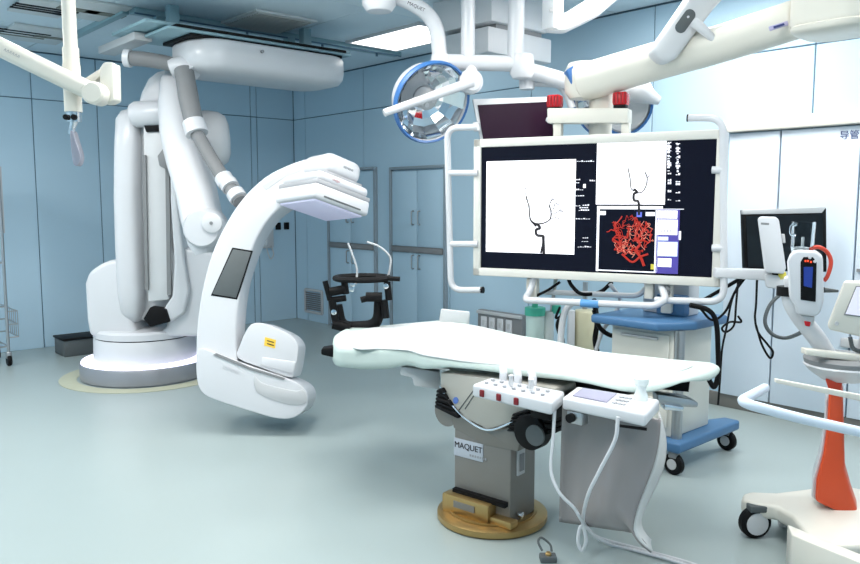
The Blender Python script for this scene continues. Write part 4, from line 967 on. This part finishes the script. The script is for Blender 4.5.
for i in range(7):
    for j in range(2):
        c = bil(P1, .12 + .12 * i, .3 + .35 * j) + UZ * .002
        bm = B(); lathe(bm, [(0, 0), (.009, 0), (.009, .006), (.007, .008), (0, .008)], c, seg=10); finish('key', bm, mat('key_grey', (168, 172, 178), .5), cu1)
for (u, v) in ((.4, .5), (.66, .5)):
    c = bil(P1, u, v) + UZ * .008
    bm = B(); lathe(bm, [(0, 0), (.012, 0), (.008, .03), (.013, .04), (0, .045)], c, seg=12); finish('joystick', bm, M_OFFW, cu1)
q2 = [(562, 397), (577, 386), (660, 399), (646, 414)]
cu2, P2 = unit('touchscreen_control_panel', q2, .74, .05, 'white table control panel with grey touchscreen and clear knob', 'control panel')
fe2 = (P2[3] - P2[0]).normalized(); be2 = (P2[1] - P2[0]).normalized()
sq = [bil(P2, u, v) + UZ * .001 for (u, v) in ((.1, .18), (.1, .85), (.52, .85), (.52, .18))]
bm = B(); prism(bm, sq, UZ * .004); finish('touchscreen', bm, mat('grey_lcd', (150, 150, 172), .25, emit=(140, 140, 165), es=.1), cu2)
for i in range(3):
    for j in range(3):
        c = bil(P2, .6 + .05 * i, .25 + .22 * j); bm = B(); box(bm, c + UZ * .002, (.014, .014, .005)); finish('key', bm, mat('key_grey', (168, 172, 178), .5), cu2)
c = bil(P2, .82, .75)
bm = B(); lathe(bm, [(0, 0), (.026, 0), (.026, .02), (.02, .035), (.02, .055), (.028, .065), (.028, .085), (0, .09)], c, seg=20); finish('clear_knob', bm, mat('frosted_white', (228, 236, 236), .25), cu2)
fn2 = fe2.cross(UZ)
if fn2.dot(FH) > 0: fn2 = -fn2
c = P2[0].lerp(P2[3], .15) - UZ * .075 - fn2 * .03
bm = B(); box(bm, c, (.07, .05, .05), (fe2, fn2, UZ)); cl_ = finish('rail_clamp', bm, M_STEEL, cu2, bevel=.006)
bm = B(); lathe(bm, [(0, 0), (.018, 0), (.018, .02), (0, .02)], c + fn2 * .024 - fe2 * .01, fn2, 14); finish('clamp_screw', bm, M_BLACK, cl_)
bm = B(); tube(bm, fillet([P2[3] - UZ * .05 - fe2 * .12, P2[3] - UZ * .065 - fe2 * .11, P2[3] - UZ * .065 - fe2 * .01 - fn2 * .03], .01), .006, 8); finish('wire_hook', bm, M_BLACK, cu2)

# ---- lead curtain
NU, NV = 26, 24
Lx = [(410, 562), (440, 562), (480, 561), (522, 559)]
bm = B(); grid = []
for j in range(NV + 1):
    v = j / NV; row = []
    for i in range(NU + 1):
        u = i / NU
        ytop = 405 + 14 * u; ybot = 521 + 13 * u + (18 * max(0, (u - .8) / .2) ** 1.5)
        y = ytop + (ybot - ytop) * v
        xl = 562 - 3 * v; xr = 660 - 6 * v - 22 * max(0, math.sin(min(1, v / .85) * math.pi / 2)) ** 3 + 20 * max(0, (v - .8) / .2) ** 2
        x = xl + (xr - xl) * u
        d = 3.05 - .16 * u + .035 * math.sin(u * 7 + v * 1.2) + .05 * v * math.sin(u * 4.2 + 1) - .12 * max(0, u - .75) * 4 * v * .5
        row.append(bm.verts.new(onvert(x, y, d)))
    grid.append(row)
for j in range(NV):
    for i in range(NU): bm.faces.new((grid[j][i], grid[j][i + 1], grid[j + 1][i + 1], grid[j + 1][i]))
cto = thing('lead_curtain', grid[NV][NU // 2].co.copy(), 'grey vinyl lead curtain hanging below the touchscreen panel', 'curtain')
edge = [grid[j][NU].co.copy() for j in range(NV + 1)]
cur = finish('vinyl_sheet', bm, M_CURT, cto, ang=80)
sol = cur.modifiers.new('thick', 'SOLIDIFY'); sol.thickness = .008
bm = B(); g2 = []
for j, p in enumerate(edge):
    v = j / NV; w = .07 * math.sin(math.pi * min(1, v * .9 + .05)) + .012
    g2.append([bm.verts.new(p + RV * (w * q) + FH * (.10 * q + .06 * q * (1 - q))) for q in (0, .2, .4, .6, .8, 1)])
for j in range(NV):
    for i in range(5): bm.faces.new((g2[j][i], g2[j][i + 1], g2[j + 1][i + 1], g2[j + 1][i]))
cu_ = finish('turned_edge', bm, mat('pale_vinyl', (200, 202, 202), .3), cto, ang=80, label='paler turned-back edge')
sol = cu_.modifiers.new('thick', 'SOLIDIFY'); sol.thickness = .006

# ---- white cables
def cable(name, pts, r, m, label, cat='cable', group=None, n=8):
    bm = B(); tube(bm, cr(pts, n), r, 8); return tag(finish(name, bm, m, ang=80), label, cat, group)
cable('control_cable', [onvert(555, 406, 2.97), onvert(553, 440, 2.95), onvert(551, 470, 2.93), onvert(559, 492, 2.9), onvert(574, 508, 2.9), onvert(583, 522, 2.95), atz(598, 537, .02), atz(640, 549, .012), atz(690, 563, .012), atz(720, 575, .012)], .0068, M_WHITE, 'white cable dropping from the red-button panel onto the floor')
cable('control_cable', [onvert(618, 417, 2.76), onvert(615, 440, 2.76), onvert(600, 470, 2.8), onvert(588, 495, 2.85), onvert(583, 520, 2.95), onvert(586, 540, 2.98), onvert(582, 550, 3.0), onvert(578, 542, 3.0), onvert(580, 528, 3.0), onvert(586, 527, 3.0), onvert(596, 537, 3.05), atz(612, 545, .012), atz(642, 552, .012), atz(690, 566, .012), atz(722, 580, .012)], .0076, M_WHITE, 'white looped cable hanging in front of the grey curtain')

# ---- floor connector at the bottom
p = atz(548, 561, 0)
fc = thing('floor_connector', (p.x, p.y, 0), 'small dark floor connector with brass knob and grey loop handle', 'connector')
bm = B(); box(bm, p + UZ * .014, (.07, .05, .028), (RV, FH, UZ)); finish('body', bm, M_DGREY, fc, bevel=.006)
bm = B(); lathe(bm, [(0, .028), (.012, .028), (.013, .036), (.009, .042), (0, .043)], p - FH * .005, seg=16); finish('knob', bm, M_BRASS, fc)
bm = B(); tube(bm, cr([p + cf(-.02, .03, .03), p + cf(-.035, .05, .06), p + cf(-.02, .06, .075), p + cf(.015, .05, .05), p + cf(.02, .03, .028)], 6), .005, 8); finish('loop_handle', bm, M_DGREY, fc)

# ================================================================== HEAD FRAME behind the table's head end
D5 = 4.45
hp = lambda x, y, o=0: onvert(x, y, D5 + o)
hf = thing('head_fixation_frame', hp(360, 328), 'black head fixation frame with ring and two thin silver wires at table head', 'head frame')
rcn = hp(362, 278)
bm = B(); pts = [rcn + RV * (.155 * math.cos(a)) + FH * (.13 * math.sin(a)) + UZ * 0 for a in [2 * math.pi * k / 36 for k in range(36)]]
tube(bm, pts, .017, 8, closed=True); finish('ring', bm, M_BLACK, hf)
bm = B(); tube(bm, fillet([hp(337, 305), hp(341, 328), hp(378, 326), hp(379, 300)], .08, 6), [.032, .036, .036, .03], 10); finish('u_frame', bm, M_BLACK, hf)
for (x0, y0, x1, y1, r, nm) in ((325, 281, 330, 300, .016, 'lever'), (330, 292, 346, 289, .026, 'clamp_arm'), (331, 300, 346, 298, .018, 'clamp_arm'), (361, 300, 372, 297, .018, 'clamp_arm'), (366, 297, 382, 297, .028, 'clamp_arm'),
                                (332, 300, 336, 324, .022, 'post'), (387, 282, 389, 300, .02, 'post'), (384, 300, 386, 318, .022, 'post'), (376, 278, 400, 279, .014, 'cross_bar'), (344, 280, 346, 294, .02, 'post'), (333, 324, 350, 328, .03, 'base_block')):
    bm = B(); tube(bm, [hp(x0, y0, -.05), hp(x1, y1, -.05)], r, 10); finish(nm, bm, M_BLACK, hf)
for (x, y) in ((352, 289), (386, 286), (334, 312), (353, 284)):
    bm = B(); lathe(bm, [(0, 0), (.014, 0), (.016, .012), (0, .016)], hp(x, y, -.08), -FH, 12); finish('screw', bm, M_CHROME, hf)
bm = B(); tube(bm, cr([hp(348, 243), hp(353, 256), hp(357, 270), hp(356, 284)], 6), .006, 8); finish('silver_wire', bm, M_LGREY, hf)
bm = B(); tube(bm, cr([hp(367, 242), hp(380, 247), hp(390, 257), hp(390, 268), hp(386, 284)], 6), .006, 8); finish('silver_wire', bm, M_LGREY, hf)

# ================================================================== EQUIPMENT BEHIND THE TABLE (under the display)
# blue equipment cart
fc0 = atz(679, 448, .17)
X1c, Y1c = fc0.x, fc0.y
cart = thing('equipment_cart', (X1c + .35, Y1c + .35, 0), 'beige equipment cart with blue worktop, blue base and black casters', 'cart')
bm = B(); prism(bm, [Vector((X1c, Y1c, .13)), Vector((X1c + .70, Y1c, .13)), Vector((X1c + .70, Y1c + .1, .13)), Vector((X1c + .5, Y1c + .18, .13)), Vector((X1c + .5, Y1c + .52, .13)), Vector((X1c, Y1c + .52, .13))], UZ * .06); finish('base', bm, M_BLUE, cart, bevel=.015, seg=3)
for (x, y) in ((X1c + .04, Y1c + .05), (X1c + .66, Y1c + .06), (X1c + .06, Y1c + .46), (X1c + .44, Y1c + .46)):
    bm = B(); lathe(bm, [(0, -.02), (.05, -.02), (.06, -.012), (.06, .012), (.05, .02), (0, .02)], (x, y, .06), RV * .8 + FH * .6, 24); ca = finish('caster', bm, M_BLACK, cart)
    bm = B(); lathe(bm, [(0, -.024), (.03, -.024), (.03, .024), (0, .024)], (x, y, .06), RV * .8 + FH * .6, 18); finish('hub', bm, M_LGREY, ca)
    bm = B(); box(bm, (x, y, .115), (.05, .05, .04)); finish('fork', bm, M_GREY, ca, bevel=.006)
bz1 = .80
bm = B(); box(bm, (X1c + .27, Y1c + .29, (bz1 + .19) / 2), (.4, .42, bz1 - .19)); finish('body', bm, M_CART, cart, bevel=.012)
bm = B(); tube(bm, [(X1c + .09, Y1c + .07, .19), (X1c + .09, Y1c + .07, bz1)], .03, 14); finish('corner_post', bm, M_STEEL, cart)
for (z0, z1) in ((.6, .77), (.42, .585), (.24, .405)):
    bm = B(); box(bm, (X1c + .064, Y1c + .3, (z0 + z1) / 2), (.016, .37, z1 - z0 - .008)); dw = finish('drawer', bm, M_CART, cart, bevel=.004)
    bm = B(); box(bm, (X1c + .05, Y1c + .3, z1 - .03), (.02, .24, .014)); finish('handle', bm, M_LGREY, dw, bevel=.004)
bm = B(); prism(bm, [Vector((X1c - .06, Y1c + .12, bz1)), Vector((X1c + .14, Y1c + .0, bz1)), Vector((X1c + .5, Y1c + .0, bz1)), Vector((X1c + .5, Y1c + .56, bz1)), Vector((X1c - .06, Y1c + .56, bz1))], UZ * .05); finish('worktop', bm, M_BLUE, cart, bevel=.015, seg=3)
bm = B(); box(bm, (X1c + .3, Y1c + .22, bz1 + .11), (.14, .18, .12)); finish('rear_mount', bm, M_BLUE, cart, bevel=.012)
bm = B(); box(bm, (X1c + .34, Y1c + .28, bz1 + .2), (.12, .3, .3)); finish('instrument_box', bm, M_OFFW, cart, bevel=.01)
# IV/suction things near the service panel
D6 = 4.9
can = thing('suction_canister', onvert(535, 342, D6), 'clear suction canister with teal green lid hanging below the display', 'canister')
bm = B(); lathe(bm, [(0, 0), (.052, 0), (.058, .02), (.062, .2), (.055, .2), (.05, .02), (0, .012)], onvert(535, 342, D6), seg=24); finish('jar', bm, mat('frosted_jar', (205, 228, 224), .3, alpha=.75), can)
bm = B(); lathe(bm, [(0, .05), (.066, .05), (.066, .0), (0, 0)], onvert(535, 315, D6), seg=24); finish('lid', bm, M_GREEN, can)
bm = B(); lathe(bm, [(0, .03), (.02, .03), (.02, 0), (0, 0)], onvert(535, 308, D6), seg=14); finish('spout', bm, M_GREEN, can)
bm = B(); tube(bm, [onvert(535, 330, D6 + .06), onvert(536, 290, D6 + .06), dp(536, 278, -.08)], .014, 8); finish('hanger', bm, M_STEEL, can)
can2 = thing('suction_canister', onvert(553, 345, D6), 'slim clear suction canister with teal cap beside the green lidded canister', 'canister')
bm = B(); lathe(bm, [(0, 0), (.03, 0), (.036, .02), (.036, .22), (.03, .22), (.028, .02), (0, .012)], onvert(548, 345, D6 + .02), seg=20); finish('jar', bm, mat('frosted_jar2', (225, 235, 235), .3, alpha=.8), can2)
bm = B(); lathe(bm, [(0, .05), (.03, .05), (.034, 0), (0, 0)], onvert(556, 313, D6 + .02), seg=18); finish('cap', bm, M_GREEN, can2)
bm = B(); tube(bm, [onvert(551, 316, D6 + .02), onvert(554, 292, D6 + .02), dp(556, 278, -.08)], .012, 8); finish('hanger', bm, M_STEEL, can2)
stand = thing('equipment_stand', atz(583, 400, 0), 'cream cylinder on a steel pole stand behind the table', 'stand')
sp_ = atz(583, 400, 0); dS = sp_.dot(FH)
bm = B(); tube(bm, [sp_ + UZ * .04, Vector((sp_.x, sp_.y, onvert(583, 282, dS).z))], .02, 12); finish('pole', bm, M_STEEL, stand)
bm = B(); lathe(bm, [(0, .005), (.22, .005), (.22, .03), (.05, .05), (0, .05)], sp_, seg=28); finish('base', bm, M_GREY, stand)
zc0, zc1 = onvert(583, 352, dS).z, onvert(583, 309, dS).z
bm = B(); lathe(bm, [(0, zc0), (.085, zc0), (.095, zc0 + .02), (.095, zc1 - .02), (.08, zc1), (0, zc1)], Vector((sp_.x, sp_.y, 0)) - FH * .05, seg=28); finish('cylinder', bm, M_BAGC, stand)
bm = B(); box(bm, onvert(571, 330, dS - .1), (.05, .05, .3), (RV, FH, UZ)); finish('clamp', bm, M_OFFW, stand, bevel=.008)
# hanging cables under and beside the display
grp = 'cables under the display'
def vc(name, pts, r, m, label, d): return cable(name, [onvert(x, y, d + o) for (x, y, o) in pts], r, m, label)
vc('display_cable', [(568, 278, -.1), (572, 286, -.14), (582, 294, -.16), (600, 292, -.12), (612, 282, -.1)], .012, M_BLACK, 'short black cable bowed under the display frame', 4.75)
vc('display_cable', [(560, 282, 0), (548, 290, 0), (536, 296, 0)], .009, M_BLACK, 'black cable end by the lower handle of the display', 4.7)
vc('display_cable', [(594, 310, 0), (600, 328, 0), (615, 336, 0), (628, 326, 0), (632, 312, 0)], .014, M_BLACK, 'thick black cable sagging in a loop against the cart worktop edge', 4.6)
vc('display_cable', [(563, 314, 0), (558, 325, 0), (562, 340, 0), (560, 352, 0)], .016, M_BLACK, 'black cable hanging between the slim canister and the cream cylinder', 4.75)
vc('display_cable', [(594, 300, -.1), (597, 322, 0), (595, 340, 0), (598, 356, 0)], .016, M_BLACK, 'black cable hanging between the cream cylinder and the cart', 4.7)
vc('display_cable', [(560, 307, 0), (556, 318, 0), (566, 312, 0), (570, 300, 0)], .008, M_BLACK, 'thin black cable knot beside the slim canister', 4.7)
vc('display_cable', [(615, 330, 0), (622, 340, 0), (632, 352, 0), (618, 330, 0)], .006, M_LGREY, 'thin grey forked cable beside the cart drawers', 4.65)
vc('breathing_tube', [(560, 350, 0), (562, 325, 0), (566, 310, 0), (575, 300, 0)], .02, M_OFFW, 'white corrugated tube rising beside the cream cylinder', 4.6)
vc('breathing_tube', [(596, 350, 0), (603, 330, 0), (612, 318, 0), (620, 300, 0), (610, 284, 0)], .012, M_OFFW, 'slim white tube rising between the cream cylinder and the cart', 4.62)
vc('cart_cable', [(690, 305, 0), (708, 310, 0), (716, 322, 0), (718, 350, 0), (718, 375, 0), (714, 387, 0), (709, 380, 0)], .014, M_BLACK, 'thick black cable hooked down from the cart worktop', 4.15)
vc('cart_cable', [(742, 277, -.08), (732, 300, 0), (726, 330, 0), (722, 350, 0), (720, 380, 0), (718, 405, 0)], .006, M_BLACK, 'thin black cable running from the console arm to the floor', 4.2)
vc('cart_cable', [(745, 278, 0), (735, 292, 0), (725, 312, 0), (712, 320, 0), (700, 308, 0)], .007, M_BLACK, 'black cable sagging from the console arm to the worktop', 4.15)
vc('cart_cable', [(738, 282, 0), (736, 305, 0), (734, 325, 0), (726, 332, 0), (722, 328, 0), (730, 322, 0), (741, 322, 0), (738, 316, 0)], .006, M_BLACK, 'tangled black cable knot beside the cart', 4.1)
vc('console_cable', [(757, 280, 0), (756, 305, 0), (755, 318, 0), (758, 332, 0), (768, 345, 0), (773, 352, 0), (770, 358, 0), (762, 345, 0), (756, 325, 0)], .006, M_BLACK, 'thin black cable looped under the white console', 4.05)
vc('console_cable', [(785, 290, 0), (770, 305, 0), (765, 322, 0), (772, 334, 0), (785, 338, 0), (798, 334, -.3), (803, 330, -.6)], .01, M_DGREY, 'dark grey cable curving from console to injector neck', 4.05)
bm = B(); tube(bm, [dp(700, 302, -.05), onvert(745, 276, 4.1)], .01, 8)
tag(finish('cable_bundle_holder', bm, M_BLACK), 'black holder strip under the white console arm', 'holder')

# ================================================================== INJECTOR on orange column
D7 = 3.28
ip = lambda x, y, o=0: onvert(x, y, D7 + o)
ib = atz(840, 500, .0)
inj = thing('contrast_injector', (ib.x, ib.y, 0), 'white contrast injector on orange column with wheeled white base', 'injector')
bpts = [(741, 499), (743, 493), (750, 491), (775, 492), (800, 489), (822, 486), (850, 486), (880, 492), (905, 500), (905, 530), (870, 545), (812, 545), (804, 530), (792, 515), (776, 506), (756, 503)]
P = [atz(x, y, .165) for x, y in bpts]
bm = B(); prism(bm, P, -UZ * .07); finish('base', bm, M_WHITE2, inj, bevel=.02, seg=4)
def caster(px, py, par, r=.07):
    c = atz(px, py + 15, 0) + UZ * r
    axw = (RV * .1 - FH).normalized()
    bm = B(); lathe(bm, [(0, -.025), (r * .8, -.025), (r, -.015), (r, .015), (r * .82, .025), (0, .02)], c, axw, 32); w = finish('caster', bm, M_BLACK, par)
    bm = B(); lathe(bm, [(0, -.03), (r * .72, -.028), (r * .72, .028), (0, .034)], c, axw, 28); finish('hub', bm, M_OFFW, w)
    bm = B(); box(bm, c + UZ * (r + .0) + RV * .02, (.11, .07, .03), (RV, FH, UZ)); finish('fork', bm, M_DGREY, w, bevel=.006)
    return w
caster(754, 522, inj)
c2 = atz(784, 527, 0); bm = B(); tube(bm, [c2 + UZ * .01, c2 + UZ * .14], .028, 14); finish('brake_post', bm, M_LGREY, inj)
caster(880, 512, inj); caster(868, 545, inj)
px_prism('column', [(829, 388), (843, 388), (844, 430), (845, 470), (851, 492), (858, 512), (854, 519), (838, 513), (815, 502), (816, 482), (823, 455), (827, 425)], D7 - .05, .13, M_ORANGE, inj, bevel=.018, seg=3, face=True)
px_prism('column_trim', [(825, 398), (836, 395), (836, 470), (848, 495), (836, 506), (811, 499), (812, 480), (820, 452), (824, 425)], D7 + .0, .14, M_WHITE, inj, bevel=.015, seg=3, face=True)
px_prism('column_neck', [(825, 379), (843, 381), (841, 392), (829, 391)], D7 - .06, .12, mat('dark_orange', (196, 60, 34), .4), inj, bevel=.008, face=True)
tcn = ip(842, 368)
bm = B(); lathe(bm, [(0, -.06), (.08, -.05), (.13, -.015), (.155, .012), (.15, .02), (0, .02)], tcn, seg=40); finish('tray_bowl', bm, M_WHITE, inj)
bm = B(); lathe(bm, [(.055, .02), (.15, .018), (.155, .04), (.14, .055), (.06, .05), (.055, .02)], tcn, seg=40); finish('tray_ring', bm, M_GREY, inj, label='grey ring tray')
bm = B(); lathe(bm, [(0, .02), (.054, .02), (.054, .03), (0, .03)], tcn, seg=28); finish('tray_well', bm, M_DGREY, inj)
bm = B(); P = [ip(806, 349, -.1), ip(900, 360, -.1), ip(900, 368, -.1), ip(806, 355, -.1)]; prism(bm, P, FH * .05); finish('tray_lip', bm, M_WHITE2, inj, bevel=.006)
bm = B(); tube(bm, cr([ip(789, 292), ip(793, 305), ip(804, 322), ip(818, 340), ip(832, 362)], 6), [.034, .038, .038, .036], 16); finish('neck', bm, M_WHITE, inj)
bm = B(); lathe(bm, [(0, -.02), (.046, -.02), (.046, .02), (0, .02)], ip(788, 291), UZ, 20); finish('neck_ring', bm, M_BLACK, inj)
px_prism('head_joint', [(783, 278), (796, 276), (797, 292), (785, 293)], D7 - .03, .1, M_WHITE, inj, bevel=.012, face=True)
px_prism('head', [(787, 262), (790, 254), (797, 250), (815, 251), (823, 257), (824, 300), (821, 312), (816, 317), (797, 315), (794, 305), (789, 298)], D7 - .1, .14, M_WHITE, inj, bevel=.022, seg=4, face=True)
px_prism('display_panel', [(801, 262), (804, 257), (813, 257), (817, 262), (816, 302), (801, 300)], D7 - .104, .01, M_BLACK, inj, bevel=.003)
px_prism('lcd', [(804, 267), (813, 267), (812, 288), (804, 286)], D7 - .107, .006, M_LCDB, inj, bevel=0)
bm = B()
for (x, y) in ((805.5, 261), (808, 261), (811, 262)): box(bm, ip(x, y, -.107), (.005, .004, .008), (RV, FH, UZ))
finish('red_digits', bm, M_LCDR, inj)
for (x, y) in ((809.5, 257.5), (814.5, 261.5)):
    bm = B(); lathe(bm, [(0, 0), (.006, 0), (.006, .005), (0, .006)], ip(x, y, -.105), -FH, 12); finish('button', bm, M_WHITE, inj)
px_prism('head_foot', [(800, 315), (815, 317), (813, 326), (806, 325)], D7 - .08, .08, M_LGREY, inj, bevel=.006, face=True)
px_prism('foot_tip', [(804, 321), (811, 322), (810, 327), (805, 326)], D7 - .085, .05, M_RED, inj, bevel=.004, face=True)
sb = ip(802, 252, -.03); st_ = ip(804, 222, -.03); axs = (st_ - sb).normalized(); sl = (st_ - sb).length
bm = B(); lathe(bm, [(0, 0), (.042, 0), (.044, .02), (.046, sl), (.042, sl), (.039, .02), (0, .01)], sb, axs, 28); finish('syringe', bm, mat('syringe_clear', (235, 240, 242), .02, trans=1.0, ior=1.12), inj)
bm = B(); lathe(bm, [(0, .0), (.03, .0), (.03, .02), (.006, .024), (.006, sl * .5), (0, sl * .5)], sb, axs, 16); finish('plunger', bm, M_LGREY, inj)
bm = B(); tube(bm, cr([ip(797, 224, -.06), ip(792, 226, -.06), ip(791, 233, -.06), ip(795, 236, -.06)], 5), .007, 8); finish('syringe_lip', bm, mat('syringe_clear', (222, 228, 230)), inj)
bm = B(); tube(bm, cr([ip(808, 250, -.05), ip(818, 247, -.05), ip(827, 252, -.05), ip(831, 262, -.05), ip(828, 275, -.05), ip(824, 281, -.05)], 6), .0085, 10); finish('red_tube', bm, mat('red_orange_tube', (205, 70, 50), .4), inj, label='red-orange looped tube')
for (x, y) in ((826, 288), (836, 291)):
    pass
bm = B(); tube(bm, [ip(824, 290, .0), ip(838, 291, .0)], [.012, .006], 10); finish('side_pin', bm, M_DGREY, inj)
# touchscreen of the injector
px_prism('screen_housing', [(844, 281), (905, 283), (900, 346), (829, 330), (827, 325)], D7 - .1, .05, M_WHITE2, inj, bevel=.014, seg=3, face=True)
px_prism('screen_bezel', [(856, 286), (900, 287), (896, 322), (844, 315)], D7 - .102, .006, M_GREY, inj, bevel=0)
px_prism('screen', [(857, 287), (899, 288), (895, 320.5), (846, 314)], D7 - .105, .006, mat('lilac_lcd', (214, 212, 226), .3, emit=(214, 212, 226), es=.4), inj, bevel=0)
bm = B(); lathe(bm, [(0, 0), (.009, 0), (.009, .003), (.006, .003), (0, .002)], ip(836.5, 323.5, -.101), -FH, 16); finish('button', bm, M_LGREY, inj)
bm = B(); tube(bm, [ip(870, 330, -.03), ip(860, 362, 0)], .03, 12); finish('screen_post', bm, M_LGREY, inj)
bm = B(); tube(bm, cr([ip(850, 337, -.05), ip(853, 348, -.05), ip(862, 352, -.05)], 5), .009, 8); finish('screen_cable', bm, M_DGREY, inj)

# ================================================================== FOREGROUND TROLLEY (lower right)
D8 = 2.62
fp = lambda x, y, o=0: onvert(x, y, D8 + o)
ftr = thing('foreground_trolley', Vector((fp(885, 540).x, fp(885, 540).y, 0)), 'white low trolley with pale blue push rail in front of orange column', 'trolley')
rail = [fp(765, 388, .35), fp(739, 402, .0), fp(800, 418.5, -.02), fp(900, 441, -.06)]
bm = B(); tube(bm, fillet(rail, .07, 6), .0185, 14); finish('push_rail', bm, M_PBLUE, ftr)
bm = B(); P = [fp(776, 379, .1), fp(910, 404, .0), fp(910, 412, .0), fp(776, 383, .1)]; prism(bm, P, FH * .02); finish('flat_rail', bm, M_WHITE2, ftr, bevel=.004)
pl = atz(790, 600, 0)
c0 = onvert(791.5, 534.6, 2.88); c1 = onvert(910, 566, 2.5)
bm = B()
d_ = (c1 - c0); d_.z = 0
b0 = Vector((c0.x, c0.y, .03)); zt2 = c0.z
back = FH * .1
prism(bm, [b0, b0 + d_, b0 + d_ + back + RV * .02, b0 + back + RV * .03], UZ * (zt2 - .03)); finish('side_board', bm, M_WHITE2, ftr, bevel=.006)
bm = B(); pb_ = fp(897, 441, -.05); tube(bm, [pb_, Vector((pb_.x, pb_.y, .1))], .018, 12); finish('post', bm, M_PBLUE, ftr)
bm = B(); pb_ = fp(905, 408, .01); tube(bm, [pb_, Vector((pb_.x, pb_.y, .1))], .018, 12); finish('post', bm, M_PBLUE, ftr)
for f in (.15, .85):
    bm = B(); c = b0 + d_ * f + back * .5; c.z = .025; lathe(bm, [(0, -.012), (.025, -.012), (.025, .012), (0, .012)], c, RV, 16); finish('caster', bm, M_BLACK, ftr)
